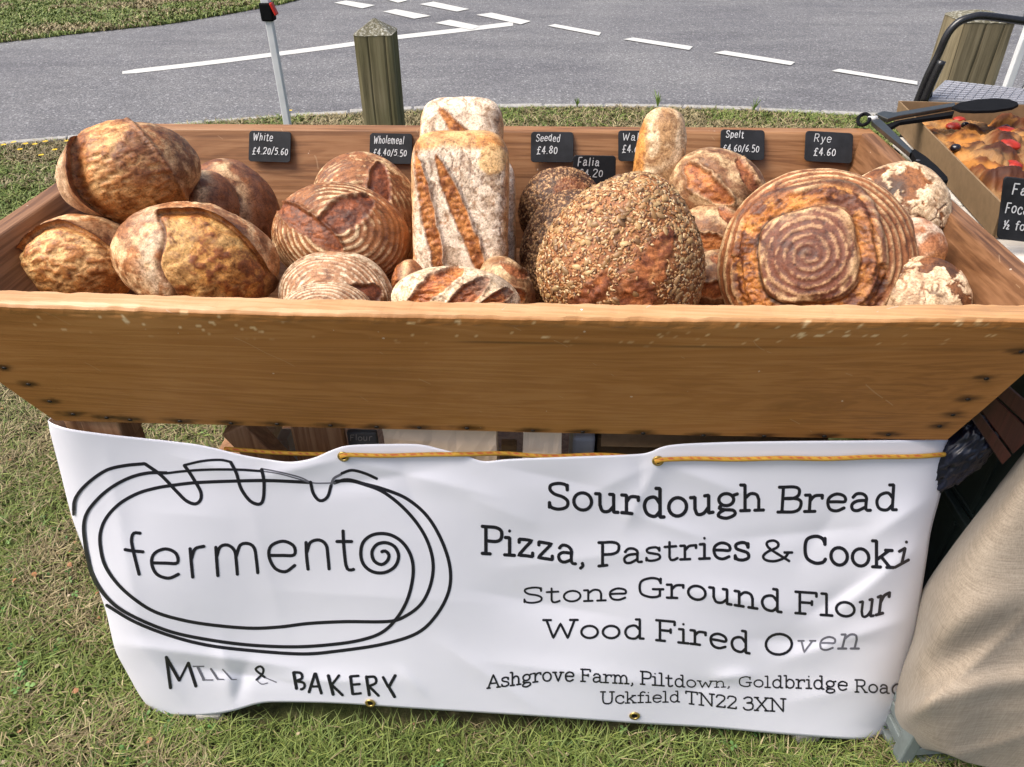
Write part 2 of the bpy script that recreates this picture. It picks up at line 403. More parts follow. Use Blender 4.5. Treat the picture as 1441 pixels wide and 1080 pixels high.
# markings
def marking(px, z=-.026):
    o = poly_sheet('road_marking', [pz(x, y, z)[:2] for x, y in px][::-1], z, M_PAINT, road); return o
line_c = catmull([(172, 102.5), (290, 89), (380, 77.5), (490, 63), (550, 53.8), (640, 43.5), (722, 33.5)], 20)
for i in range(len(line_c) - 1):
    pass
up = [(x, y - 2.9 - (x < 175) * -1.2) for x, y in line_c]; dn = [(x, y + 2.9 - (x < 175) * 1.2) for x, y in line_c]
V = [(*pz(x, y, -.026)[:2], -.026) for x, y in up + dn]; n = len(up)
mk('road_marking', V, [(n + i, n + i + 1, i + 1, i) for i in range(n - 1)], M_PAINT, road)
for q in ([(470, 4), (487, 1), (528, 7.5), (510, 12)], [(539, 16.5), (557, 13), (606, 22.5), (583, 26.5)],
          [(590, 6), (610, 2.5), (660, 13), (643, 16.5)], [(612, 32.5), (633, 28), (676, 37), (664, 42)],
          [(670, 21), (692, 18), (747, 30), (733, 34.5)], [(535, -3), (555, -6), (573, 1), (560, 4)],
          [(771, 36.5), (781, 34), (846, 46), (843, 50.5)], [(877, 55.5), (891, 53), (975, 65.5), (970, 70.5)],
          [(1004, 74.5), (1020, 71.5), (1119, 87.5), (1113, 92)], [(1170, 100), (1181, 97), (1291, 114.7), (1291, 119.5)], [(1345, 128), (1350, 124), (1500, 152), (1500, 157)]):
    marking(q, -.022)

# ------------------------------------------------------------------ grass
def patch_noise(x, y, s, sc):
    return fbm(np.stack([x * sc, y * sc, np.zeros_like(x)], 1), 4, s)
def grass(name, X, Y, h0, h1, w, seed, z0=0.0, dry=.45, lush=1.0, lean=(.5, 1.3)):
    r = np.random.default_rng(seed); n = len(X)
    pn = patch_noise(X, Y, seed, 2.2); pn2 = patch_noise(X, Y, seed + 5, 9.0)
    h = r.uniform(h0, h1, n) * (.6 + .9 * pn2) * lush
    th = r.uniform(0, 2 * np.pi, n); ln = r.uniform(*lean, n)
    dx, dy = np.cos(th), np.sin(th); sx, sy = -dy, dx; ww = w * r.uniform(.6, 1.3, n)
    tw = r.uniform(-.6, .6, n)
    b = np.stack([X, Y, np.full(n, z0 - .002)], 1)
    def P(f, wd, zf):
        c = b + np.stack([dx * h * ln * f, dy * h * ln * f, h * zf], 1)
        s = np.stack([sx, sy, tw], 1) * (ww * wd)[:, None]
        return c - s, c + s
    a0, a1 = P(0, .5, 0); m0, m1 = P(.35, .5, .6); t0, t1 = P(1.0, .08, .85)
    V = np.stack([a0, a1, m0, m1, t0, t1], 1).reshape(-1, 3)
    base = np.arange(n)[:, None] * 6
    F = np.concatenate([base + np.array([[0, 1, 3, 2]]), base + np.array([[2, 3, 5, 4]])])
    g = mixc((.055, .1, .018), (.15, .22, .045), r.random(n))
    g = mixc(g, (.27, .3, .08), r.random(n) * .7)
    d = mixc((.17, .13, .065), (.44, .37, .2), r.random(n) ** 1.5)
    isdry = (r.random(n) < np.clip(dry + (pn - .5) * 3.4 + (pn2 - .5) * .9, .04, .96))
    c = np.where(isdry[:, None], d, g)
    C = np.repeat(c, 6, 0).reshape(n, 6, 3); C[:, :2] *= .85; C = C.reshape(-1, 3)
    return stuff(mk(name, V, F, M_GRASS, None, col=C))
def scatter(region_px_test, xr, yr, dens, seed, z=0.0):
    r = np.random.default_rng(seed); n = int((xr[1] - xr[0]) * (yr[1] - yr[0]) * dens)
    X = r.uniform(*xr, n); Y = r.uniform(*yr, n)
    px, pyy, dd = proj(np.stack([X, Y, np.full(n, z)], 1)); k = region_px_test(px, pyy, X, Y) & (dd > .1)
    return X[k], Y[k]
def ky(X): return np.interp(X, kc[1:-1, 0], kc[1:-1, 1])
def t_left(px, p, X, Y): return (px > -420) & (px < 480) & (p < 1330) & (Y < ky(X) - .005) & ((X < -.68) | (Y > 1.5))
X, Y = scatter(t_left, (-3.0, -.5), (.3, 2.1), 36000, 1)
k = proj(np.stack([X, Y, 0 * X], 1))[0] < 420
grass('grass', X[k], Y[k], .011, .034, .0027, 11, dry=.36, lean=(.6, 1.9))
X, Y = scatter(t_left, (-5.5, -.5), (2.1, 5.4), 8500, 2)
grass('grass', X, Y, .013, .036, .0055, 12, dry=.42, lean=(.6, 1.9))
def t_bot(px, p, X, Y): return (px > -60) & (px < 1560) & (p > 900) & (p < 1330) & (X > -.8)
X, Y = scatter(t_bot, (-.9, 1.2), (.45, 1.15), 42000, 3)
k = ~((X > -.86) & (X < .78) & (Y > .872)); X, Y = X[k], Y[k]
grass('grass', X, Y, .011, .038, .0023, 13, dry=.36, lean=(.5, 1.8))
def t_back(px, p, X, Y): return (px > 300) & (px < 1560) & (Y < ky(X) - .01)
X, Y = scatter(t_back, (-3, 4.4), (4.0, 5.7), 7000, 4)
grass('grass', X, Y, .010, .032, .005, 14, dry=.72, lean=(.8, 2.2))
def t_slot(px, p, X, Y): return (px > 60) & (px < 1000) & (p > 560) & (p < 700)
X, Y = scatter(t_slot, (-1.6, .6), (1.15, 2.6), 14000, 5)
grass('grass', X, Y, .02, .045, .005, 15, dry=.45)
def t_far(px, p, X, Y):
    inside = np.interp(X, [-9.5, -7, *fg[3:8, 0], -2.9], [6.2, 7.2, *fg[3:8, 1], 11.5]) - .04 < Y
    return (px > -100) & (px < 470) & (p > -40) & inside
X, Y = scatter(t_far, (-9.5, -2.6), (6, 12.5), 3300, 6)
grass('grass', X, Y, .02, .05, .012, 16, z0=-.024, dry=.3)
# clover leaves and small flowers among the grass
def leaflets(name, X, Y, r0, r1, cols, seed, mat=M_GRASS, zz=(.006, .022), n3=3, z0=0):
    r = np.random.default_rng(seed); V = []; F = []; C = []
    for x, y in zip(X, Y):
        z = r.uniform(*zz) + z0; R_ = r.uniform(r0, r1); a0 = r.uniform(0, 6.28); c = np.array(cols[r.integers(len(cols))]) * r.uniform(.8, 1.2)
        tx, ty = r.uniform(-.5, .5, 2)
        for k in range(n3):
            a = a0 + k * 2 * math.pi / n3; b = len(V)
            for q, (u, v) in enumerate(((0, 0), (.6, -.42), (1.05, -.2), (1.05, .2), (.6, .42))):
                lx = R_ * (u * math.cos(a) - v * math.sin(a)); ly = R_ * (u * math.sin(a) + v * math.cos(a))
                V.append((x + lx, y + ly, z + lx * tx + ly * ty + .15 * R_ * (q in (1, 4)))); C.append(c)
            F.append((b, b + 1, b + 2, b + 3, b + 4))
    return stuff(mk(name, V, F, mat, col=np.array(C)))
r_ = np.random.default_rng(3)
X, Y = scatter(t_left, (-2.6, -.6), (.3, 3.0), 420, 21); k = (patch_noise(X, Y, 9, 3.0) > .5)
leaflets('clover', X[k], Y[k], .007, .013, [(.06, .15, .03), (.1, .2, .05), (.15, .25, .07)], 1)
X, Y = scatter(t_bot, (-.9, 1.2), (.5, .95), 380, 22); k = (patch_noise(X, Y, 8, 3.0) > .5)
leaflets('clover', X[k], Y[k], .006, .011, [(.05, .13, .03), (.1, .19, .05)], 2)
X, Y = scatter(t_left, (-2.6, -.6), (.3, 3.0), 90, 23)
leaflets('fallen_leaf', X, Y, .008, .016, [(.38, .22, .1), (.5, .4, .26), (.3, .14, .06)], 4, n3=1, zz=(.01, .025))
X, Y = scatter(t_bot, (-.9, 1.2), (.5, .95), 60, 24)
leaflets('fallen_leaf', X, Y, .005, .011, [(.34, .2, .1), (.4, .32, .2)], 5, n3=1, zz=(.01, .025))
# yellow verge flowers by the kerb, each a plant with petals and a stem
fl_me = None
for i, (x, y) in enumerate([(8, 212), (22, 207), (38, 208), (52, 211), (66, 206), (96, 204), (104, 214), (120, 212), (30, 216), (80, 219), (409, 162), (60, 224)]):
    P = pz(x, y, .03)
    if fl_me is None:
        V = []; F = []
        for k in range(8):
            a = k * math.pi / 4; b = len(V)
            for u, v in ((.002, 0), (.012, -.005), (.018, 0), (.012, .005)): V.append((u * math.cos(a) - v * math.sin(a), u * math.sin(a) + v * math.cos(a), .034 + u * .2))
            F.append((b, b + 1, b + 2, b + 3))
        fl_me = mesh_data('petals', V, F); fl_me.materials.append(simple('yellow_petal', (.75, .5, .02), .6))
        V = []
        for z in (-.03, .034):
            for k in range(4): V.append((.0015 * math.cos(k * 1.571), .0015 * math.sin(k * 1.571), z))
        st_me = mesh_data('stem', V, [(k, (k + 1) % 4, 4 + (k + 1) % 4, 4 + k) for k in range(4)]); st_me.materials.append(simple('green_stem', (.08, .14, .03), .6))
    t = thing('yellow_flower', 'small yellow verge flower in the grass beside the kerb', 'flower', P, 'yellow flowers on the verge')
    t.rotation_euler.z = i * 1.3; t.scale = (1, 1, 1 - .3 * (i % 3) / 2)
    if x > 300: t['label'] = 'single small yellow flower at the foot of the left gazebo leg'
    obj('petals', fl_me, None, t); obj('stem', st_me, None, t)
# taller weeds against the kerb
for (x, y, hh, nb, lab) in [(812, 152, .10, 7, 'small upright green weed at the kerb, the left one of two'), (925, 152, .16, 9, 'taller upright green weed at the kerb behind the standing pale loaf'), (1060, 158, .13, 6, 'spindly seeding weed at the kerb behind the spelt sign')]:
    P = pz(x, y, 0); V = []; F = []; C = []; nb *= 2; hh *= .7
    for k in range(nb):
        a = random.uniform(0, 6.28); ln = random.uniform(.1, .5) * hh; h = hh * random.uniform(.6, 1.1); b = len(V)
        for f, w in ((0, .002), (.5, .0032), (1, .0008)):
            for s in (-1, 1): V.append((P[0] + ln * f * f * math.cos(a) + s * w, P[1] + ln * f * f * math.sin(a), h * f)); C.append((.2, .3, .07))
        F += [(b, b + 1, b + 3, b + 2), (b + 2, b + 3, b + 5, b + 4)]
    tag(mk('weed', V, F, M_GRASS, col=np.array(C)), lab, 'weed')

# ------------------------------------------------------------------ bollards and gazebo legs behind
def bollard(cx, cy, w, h, cap, lab, mat, topmat, lean=0):
    t = thing('wooden_bollard', lab, 'bollard', (cx, cy, 0), 'wooden bollards along the verge')
    N = 9; V = []; F = []
    zs = np.linspace(-.05, h - cap, 24); ring = []
    for k in range(4 * N):
        s, u = divmod(k, N); u = u / N * 2 - 1; c = [(u, -1), (1, u), (-u, 1), (-1, -u)][s]; ring.append(c)
    ring = np.array(ring); ring = ring / np.maximum(1, np.linalg.norm(ring, axis=1)[:, None] / 1.34)
    for z in zs:
        R_ = ring * w / 2; P = np.column_stack([R_, np.full(len(R_), z)])
        nz = fbm(P * np.array([16, 16, 2.5]) + cx * 7, 4, 3) - .5; R2 = R_ * (1 + .06 * nz[:, None])
        V += [(p[0] + lean * z, p[1], z) for p in R2]
    K = 4 * N; m = len(zs)
    F = [(i * K + k, i * K + (k + 1) % K, (i + 1) * K + (k + 1) % K, (i + 1) * K + k) for i in range(m - 1) for k in range(K)]
    mk('post_shaft', V, F, mat, t, smooth=False)
    top = np.array(V[(m - 1) * K:]); V2 = []; F2 = []
    c0 = np.array([lean * h, 0, h])
    for j, f in enumerate((0, .05, .35, .7, 1.0)):
        ff = f if cap > .03 else f
        for p in top:
            base = p * np.array([1.02, 1.02, 1]) if j == 0 else p
            q = base * (1 - ff * (.93 if cap > .03 else .88)) + c0 * ff * (.93 if cap > .03 else .88)
            q[2] = (h - cap) + cap * (f if cap > .03 else math.sqrt(f)) + random.uniform(-1, 1) * .0022
            V2.append(q)
    F2 = [(i * K + k, i * K + (k + 1) % K, (i + 1) * K + (k + 1) % K, (i + 1) * K + k) for i in range(4) for k in range(K)] + [tuple(4 * K + k for k in range(K))]
    mk('post_top', V2, F2, topmat, t)
    return t
bollard(-.843, 3.98, .19, .875, .06, 'mossy square wooden bollard with a lichened pyramid top behind the wholemeal loaves', M_POST, M_LICHEN)
bollard(1.93, 3.75, .225, .95, .03, 'paler square wooden bollard with a bleached split top behind the step stool', M_POST2, M_LICHEN)
def gleg(x, y, lab, clampz=None):
    t = thing('gazebo_leg', lab, 'gazebo leg', (x, y, 0), 'gazebo legs')
    w = .016
    box('lower_tube', (0, 0, .5), (.030, .030, 1.0), M_WHITE, t, .004)
    box('upper_tube', (0, 0, 1.6), (.036, .036, 1.26), M_WHITE, t, .004)
    box('foot_plate', (0, 0, .006), (.11, .11, .008), M_WHITE, t, .002)
    if clampz:
        box('clamp', (0, 0, clampz), (.052, .05, .07), M_BLACK, t, .006)
        box('release_tab', (.032, -.012, clampz + .012), (.012, .03, .05), M_RED, t, .004, ry=-.35)
gleg(-1.165, 3.4, 'white square gazebo leg with black clamp and red tab on the grass verge', 1.0)
gleg(1.97, 3.42, 'plain white gazebo leg standing to the right of the step stool', 1.0)

# ------------------------------------------------------------------ the trough
TR = thing('bread_trough', 'long varnished wooden dough trough filled with loaves on a trestle', 'trough', (-.08, 1.35, .74), )
XL, XR, YF, YB, ZT, ZB = -.977, .765, .938, 1.812, 1.01, .74
XLb, XRb, YFb, YBb = -.845, .683, .993, 1.70
def bow(x, z): 
    u = (x - (XL + XR) / 2) / ((XR - XL) / 2); return (.004 + .018 * (z - ZB) / (ZT - ZB)) * np.clip(1 - u * u, 0, 1)
nails = [pz(x, y, .755) for x, y in ((103, 583), (150, 588), (183, 591), (253, 593), (325, 596), (390, 597), (465, 599), (530, 601), (590, 602), (657, 603), (750, 606), (820, 609), (905, 611), (990, 615), (1075, 617), (1160, 617), (1250, 617), (1290, 615))]
nails_end = [(6, 518), (40, 541), (70, 565)], [(1437, 495), (1388, 533), (1362, 562), (1341, 584), (1322, 600)]
def nail_pt(x, y):
    # where the ray meets the front board's slanted face
    d = ray(x, y); Yy = .96
    for _ in range(8):
        P = CP + d * (Yy / d[1]); z = P[2]; Yy = YFb + (YF - YFb) * (z - ZB) / (ZT - ZB) - bow(P[0], z)
    return P
NP = [nail_pt(x, y) for x, y in ((103, 583), (150, 588), (183, 591), (253, 593), (325, 596), (390, 597), (465, 599), (530, 601), (590, 602), (657, 603), (750, 606), (820, 608), (905, 610), (990, 613), (1075, 614), (1160, 614), (1250, 612))] + [nail_pt(*q) for s in nails_end for q in s]
def front_board():
    nx, nz = 420, 64; th = .043
    V = []; idx = {}
    u = np.linspace(0, 1, nx + 1); prof = []
    # profile round the board: outer face (bottom->top), chamfer, top, inner face down
    for k in range(nz + 1): prof.append(('o', k / nz * .955))
    prof += [('o', .975), ('c', .992), ('t', .25), ('t', .9), ('i', .985), ('i', .5), ('i', 0)]
    rows = []
    for kind, v in prof:
        if kind in 'oi':
            z = ZB + (ZT - ZB) * v
        elif kind == 'c': z = ZT - .0022
        else: z = ZT + .0
        x0 = XLb + (XL - XLb) * (z - ZB) / (ZT - ZB); x1 = XRb + (XR - XRb) * (z - ZB) / (ZT - ZB)
        x = x0 + (x1 - x0) * u
        yo = YFb + (YF - YFb) * (z - ZB) / (ZT - ZB) - bow(x, z)
        if kind == 'o' and v > .96: yo = yo + .0008
        if kind == 'c': yo = yo + .005
        if kind == 't': yo = yo + th * v
        if kind == 'i': yo = yo + th
        wob = (fbm(np.column_stack([x * 7, np.full_like(x, 3.0 * v), np.zeros_like(x)]), 4, 41) - .5)
        dent = (fbm(np.column_stack([x * 45, np.full_like(x, v * 9), np.zeros_like(x)]), 3, 47) - .5)
        yy = yo + wob * .0016 + (dent * .004 if kind in 'ct' or v > .94 else 0)
        rows.append(np.column_stack([x, yy, np.full_like(x, z) + (dent * .003 if kind in 'ct' else 0)]))
    V = np.vstack(rows); K = nx + 1; R_ = len(rows)
    F = [(i * K + j, i * K + j + 1, (i + 1) * K + j + 1, (i + 1) * K + j) for i in range(R_ - 1) for j in range(nx)]
    F += [((R_ - 1) * K + j, (R_ - 1) * K + j + 1, j + 1, j) for j in range(nx)]
    F.append(tuple(i * K for i in range(R_))[::-1]); F.append(tuple(i * K + nx for i in range(R_)))
    C = np.ones((len(V), 3))
    nzv = fbm(V * np.array([60, 20, 200]), 3, 5)
    for P in NP:
        dx = (V[:, 0] - P[0]) / (.024 if P[2] > .77 else .034); dz = (V[:, 2] - P[2] - .001) / .0092
        d = np.sqrt(dx ** 2 + dz ** 2) + (nzv - .5) * .9
        a = (1 - sst(.2, 1.2, d)) * .9 * (V[:, 1] < P[1] + .02)
        C *= (1 - a * np.array([.9, .95, 1.0])[:, None]).T
    # long dark shake near the top of the board, and a lighter worn lip
    z1 = .957 - .006 * np.sin(V[:, 0] * 2.2) ; a = np.exp(-((V[:, 2] - z1) / .0016) ** 2) * sst(.5, .62, fbm(V * np.array([3, 1, 20]), 3, 8)) * .6
    C *= (1 - a)[:, None]
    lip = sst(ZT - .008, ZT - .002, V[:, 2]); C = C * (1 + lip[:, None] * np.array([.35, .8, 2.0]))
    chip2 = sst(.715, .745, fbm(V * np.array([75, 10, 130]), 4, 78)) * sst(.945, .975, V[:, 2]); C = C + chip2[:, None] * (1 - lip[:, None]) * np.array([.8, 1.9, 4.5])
    return mk('front_board', V, F, MW_FRONT, None, col=C)
under(front_board(), TR)
def slant(name, o_b, o_t, i_b, i_t, mat, bw=.004):
    """board from outer bottom/top edges and inner bottom/top edges, each a pair of points"""
    c8 = [o_b[0], o_b[1], i_b[1], i_b[0], o_t[0], o_t[1], i_t[1], i_t[0]]
    o = mk(name, c8, HEXF, mat); bevel(o, bw, 2); bm = bmesh.new(); bm.from_mesh(o.data); bmesh.ops.recalc_face_normals(bm, faces=bm.faces); bm.to_mesh(o.data); bm.free()
    return under(o, TR)
yi, yib = YF + .044, YFb + .044
slant('back_board', [(XLb, YBb, ZB), (XRb, YBb, ZB)], [(XL, YB, ZT), (XR, YB, ZT)], [(XLb, YBb - .04, ZB), (XRb, YBb - .04, ZB)], [(XL, YB - .04, ZT), (XR, YB - .04, ZT)], MW_BACK)
slant('end_board', [(XLb, yib - .001, ZB), (XLb, YBb - .041, ZB)], [(XL, yi - .001, ZT + .001), (XL, YB - .041, ZT + .001)], [(XLb + .04, yib - .001, ZB), (XLb + .04, YBb - .041, ZB)], [(XL + .041, yi - .001, ZT + .001), (XL + .041, YB - .041, ZT + .001)], MW_END)
slant('end_board', [(XRb, yib - .001, ZB), (XRb, YBb - .041, ZB)], [(XR, yi - .001, ZT + .001), (XR, YB - .041, ZT + .001)], [(XRb - .035, yib - .001, ZB), (XRb - .035, YBb - .041, ZB)], [(XR - .034, yi - .001, ZT + .001), (XR - .034, YB - .041, ZT + .001)], MW_END)
under(box('bottom_board', ((XLb + XRb) / 2, (YFb + YBb) / 2 + .003, .752), (XRb - XLb - .075, YBb - YFb - .085, .022), MW_BACK), TR)
V = []; 
for k in range(10): V.append((.0042 * math.cos(k * .6283), 0, .0028 * math.sin(k * .6283)))
V += [(v[0] * .6, -.0012, v[2] * .6) for v in V[:10]]
nail_me = mesh_data('nail', V, [(k, (k + 1) % 10, 10 + (k + 1) % 10, 10 + k) for k in range(10)] + [tuple(range(10, 20))]); nail_me.materials.append(M_NAIL)
for P in NP:
    o = obj('nail', nail_me); o.location = (P[0], P[1] - .0006, P[2]); under(o, TR)

# ------------------------------------------------------------------ loaves
_cs = {}
def cube_sphere(n):
    if n in _cs: return _cs[n]
    t = np.tan(np.linspace(-math.pi / 4, math.pi / 4, n + 1)); A, B = np.meshgrid(t, t, indexing='ij'); O = np.ones_like(A)
    faces = [(A, B, O), (B, A, -O), (O, A, B), (-O, B, A), (B, O, A), (A, -O, B)]
    V = np.concatenate([np.stack(f, -1).reshape(-1, 3) for f in faces]); F = []
    K = n + 1; i, j = np.meshgrid(np.arange(n), np.arange(n), indexing='ij'); q = np.stack([i * K + j, (i + 1) * K + j, (i + 1) * K + j + 1, i * K + j + 1], -1).reshape(-1, 4)
    F = np.concatenate([q + f * K * K for f in range(6)])
    key = np.round(V, 5); u, first, inv = np.unique(key, axis=0, return_index=True, return_inverse=True); inv = inv.reshape(-1)
    V = V[first]; F = inv[F]; V = V / np.linalg.norm(V, axis=1)[:, None]
    _cs[n] = (V, F); return _cs[n]

GOLD, PALE, BROWN, DARK, FLOUR, CREAM, RED = (.52, .26, .08), (.66, .42, .18), (.24, .095, .03), (.07, .026, .012), (.66, .57, .45), (.6, .47, .3), (.33, .12, .035)

def leaf(u, v, x0, y0, x1, y1, w, curve=0):
    """mask distance for a pointed leaf between two points: >0 inside, 1 on the axis; also the side coordinate"""
    dx, dy = x1 - x0, y1 - y0; L_ = math.hypot(dx, dy); t = ((u - x0) * dx + (v - y0) * dy) / L_ / L_; s = (-(u - x0) * dy + (v - y0) * dx) / L_
    s = s - curve * 4 * t * (1 - t); tc = np.clip(t, 0, 1); half = w * np.sqrt(np.clip(4 * tc * (1 - tc), 0, 1)) + 1e-4
    return np.where((t > 0) & (t < 1), 1 - np.abs(s) / half, -1 - np.minimum(np.abs(t), np.abs(t - 1)) * 5), s / half, tc
def mottled(P, s, a, b, lo=.35, hi=.65, sc=22):
    return mixc(a, b, sst(lo, hi, fbm(P * sc, 5, s)))
def torn(P, s):  # stretched, torn crumb-crust relief
    w1, w2, _ = worley(P * np.array([70, 120, 90]) + 4 * fbm(P * 40, 2, s)[:, None], s); f = fbm(P * np.array([90, 190, 120]), 4, s + 3)
    return (f - .5) * 2.4 + (w2 - w1 - .25) * .8
def cracks(P, sc, s, w=.06):
    q = P * sc + 2.2 * (fbm(P * sc * .8, 3, s)[:, None] - .5) * np.array([1, -1, .7]); d1, d2, _ = worley(q, s); return 1 - sst(0, w, d2 - d1)
def score(h, C, P, U, lf, seed, c1, c2, depth, rim, rimcol=DARK, tear=.0025, jag=1.1):
    m, side, tc = lf; nz = (fbm(P * 45, 4, seed, .6) - .5) * jag; mm = m + nz * .8
    ins = sst(0, .22, mm); edge = np.exp(-((mm) / .16) ** 2)
    h = h * (1 - ins) - depth * ins + rim * edge * (side > 0) + rim * .35 * edge + tear * ins * torn(P, seed)
    cc = mottled(P, seed + 2, c1, c2, .42, .58, 55)
    C = mixc(C, cc, ins); C = mixc(C, rimcol, edge * .55 * (side > 0)); return h, C

def st_white(kind):
    def f(P, U, s):
        u, v = U[:, 0], U[:, 1]; f1 = fbm(P * 18, 5, s); dzz = 0
        skin = mixc((.42, .2, .08), (.69, .5, .29), sst(.42, .6, fbm(P * 45, 5, s + 1, .65)))
        skin = mixc(skin, (.2, .08, .028), sst(.45, .65, fbm(P * 13, 4, s + 9)) * .8)
        if kind == 'big':      # large open blistered face, ear along the left, darker right flank
            xe = -.72 + .46 * (v * .9) ** 2 + .04 * np.sin(v * 4 + .5)
            xr = .5 - .22 * v - .1 * v * v
            inside = sst(0, .05, u - xe) * (1 - sst(-.03, .1, u - xr + .14 * (f1 - .5)))
            wr = fbm(P * np.array([60, 150, 90]) + 1.2 * fbm(P * 30, 3, s)[:, None], 4, s + 4)
            face = mixc((.67, .43, .19), (.46, .2, .06), sst(.44, .6, wr) * .85)
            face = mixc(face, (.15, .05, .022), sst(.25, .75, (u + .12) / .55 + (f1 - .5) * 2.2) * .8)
            face = mixc(face, (.6, .27, .06), sst(-.2, -.8, v) * .5)
            groove = np.exp(-((u - xe - .13) / .11) ** 2) * (1 - sst(.72, .95, np.abs(v)))
            face = mixc(face, (.27, .095, .022), groove * .95)
            C = mixc(skin, face, inside)
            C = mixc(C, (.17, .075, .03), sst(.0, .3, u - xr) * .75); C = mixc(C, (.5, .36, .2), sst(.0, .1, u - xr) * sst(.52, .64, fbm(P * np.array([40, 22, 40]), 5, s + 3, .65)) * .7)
            lip = np.exp(-np.clip(xe - u, 0, 9) / .07) * sst(.03, -.012, u - xe) * (1 - sst(.7, .95, np.abs(v)))
            C = mixc(C, (.12, .04, .02), np.exp(-((u - xe + .004) / .022) ** 2) * (1 - sst(.8, .98, np.abs(v))))
            C = mixc(C, (.6, .47, .33), sst(.0, .12, xe - u - .03) * .75)
            C = mixc(C, (.3, .12, .035), lip * sst(.05, .0, np.abs(u - xe - .0)) * .6); ridge = np.exp(-((u - xr) / .035) ** 2) * .004
            dzz = lip * .030 - groove * .016; h = lip * .003 + inside * (.006 + (wr - .5) * .0065) + ridge + (f1 - .5) * .008
        elif kind == 'front':  # ear curving across the top, cream flour belly band at the left, golden right
            x_ = u - .1; e = v - (.74 - np.where(x_ > 0, 1.25, .4) * x_ ** 2 + .04 * (f1 - .5)); on = sst(-.44, -.36, u) * (1 - sst(.86, .97, u))
            el = u - (-.38 + .15 * (.67 - v) + .05 * np.sin(v * 6) + .12 * (f1 - .5))
            inside = sst(0, .06, el) * (1 - sst(-.02, .02, e))
            wr = fbm(P * np.array([80, 95, 80]), 5, s + 4)
            face = mixc((.58, .3, .08), (.3, .105, .025), sst(.45, .58, wr))
            face = mixc(face, (.66, .44, .17), sst(.52, .62, fbm(P * 22, 5, s + 5, .6)) * .7)
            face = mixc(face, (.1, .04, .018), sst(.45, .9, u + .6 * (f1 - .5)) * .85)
            C = mixc(skin, face, inside)
            band = np.exp(-((el + .14) / .13) ** 2); C = mixc(C, (.67, .58, .43), band * sst(.35, .55, fbm(P * 45, 4, s + 6)) * .85)
            lip = np.exp(-np.clip(e, 0, 9) / .08) * sst(-.035, .01, e) * on; gr = np.exp(-((e + .07) / .055) ** 2) * on * inside
            C = mixc(C, (.11, .04, .02), np.exp(-((e - .006) / .022) ** 2) * on); C = mixc(C, (.32, .13, .035), gr * .8)
            ed = np.exp(-((el - .01) / .022) ** 2) * (e < 0); C = mixc(C, (.13, .05, .02), ed * .8)
            dzz = lip * .014 - gr * .006; h = lip * .002 - gr * .004 + inside * (.005 + (wr - .5) * .0055) - ed * .004 + (f1 - .5) * .012
        elif kind == 'small':  # ear arching over the left top, very pale wrinkled face
            e = v - (.72 - 1.0 * (u + .12) ** 2 + .05 * (f1 - .5)); on = sst(-.95, -.8, u) * (1 - sst(.55, .75, u))
            inside = (1 - sst(-.02, .03, e)) * (1 - sst(.6, .8, u))
            wr = fbm(P * np.array([70, 130, 90]) + fbm(P * 40, 2, s)[:, None], 4, s + 4)
            face = mixc((.7, .46, .2), (.4, .17, .045), sst(.46, .58, wr) * .95); face = mixc(face, (.5, .22, .05), sst(0, -.9, v) * .6)
            C = mixc(skin, face, inside); lip = np.exp(-np.clip(e, 0, 9) / .08) * sst(-.035, .01, e) * on; gr = np.exp(-((e + .1) / .08) ** 2) * on
            C = mixc(C, (.13, .045, .02), np.exp(-((e - .006) / .03) ** 2) * on); C = mixc(C, (.36, .15, .04), gr * .7)
            dzz = lip * .014 - gr * .006; h = lip * .002 - gr * .004 + inside * (.004 + (wr - .5) * .007) + (f1 - .5) * .008
        else:                  # side-on dark loaf with pale flour streaks and a ragged rust tear
            C = mixc((.17, .06, .022), (.3, .12, .04), f1); C = mixc(C, (.2, .1, .06), sst(.4, .6, fbm(P * 60, 3, s + 2)) * .5)
            st = np.exp(-((u - .05 - .1 * v - .1 * np.sin(v * 4)) / .2) ** 2) * sst(.3, .46, fbm(P * np.array([35, 18, 30]), 4, s + 7)); C = mixc(C, (.66, .5, .3), st * .85)
            tr = np.exp(-((u + .42 + .1 * v) / .18) ** 2); t2 = torn(P, s); C = mixc(C, mixc((.5, .2, .07), (.26, .085, .03), sst(-.2, .3, t2)), tr * .9)
            h = tr * t2 * .004 + (f1 - .5) * .01
        return h, C, dzz
    return f
def rings(P, U, s, N, amp=.0016, fl=(.64, .52, .35), bs=(.22, .1, .038), cx=0, cy=0, off=.0, brk=.5, ell=1.0):
    u, v = (U[:, 0] - cx), (U[:, 1] - cy) * ell; wz = U[:, 2]
    r = np.where(wz > 0, np.arccos(np.clip(np.sqrt(np.clip(1 - u * u - v * v, 0, 1)), -1, 1)) / 1.57, 1 + (1 - np.sqrt(np.clip(u * u + v * v, 0, 1))))
    r = r + (fbm(P * 9, 3, s) - .5) * .09 + (fbm(P * 28, 3, s + 6) - .5) * .022; a = np.cos(r * N * 2 * math.pi + off)
    rg = sst(.0, .7, a + (fbm(P * 60, 4, s + 1, .65) - .5) * 2.6)
    sp = sst(brk - .06, brk + .07, fbm(P * 14, 4, s + 2) * .6 + fbm(P * 120, 3, s + 3) * .4)
    base = mixc(bs, tuple(c * 1.7 for c in bs), fbm(P * 30, 4, s + 4))
    return amp * a, mixc(base, fl, rg * sp), r
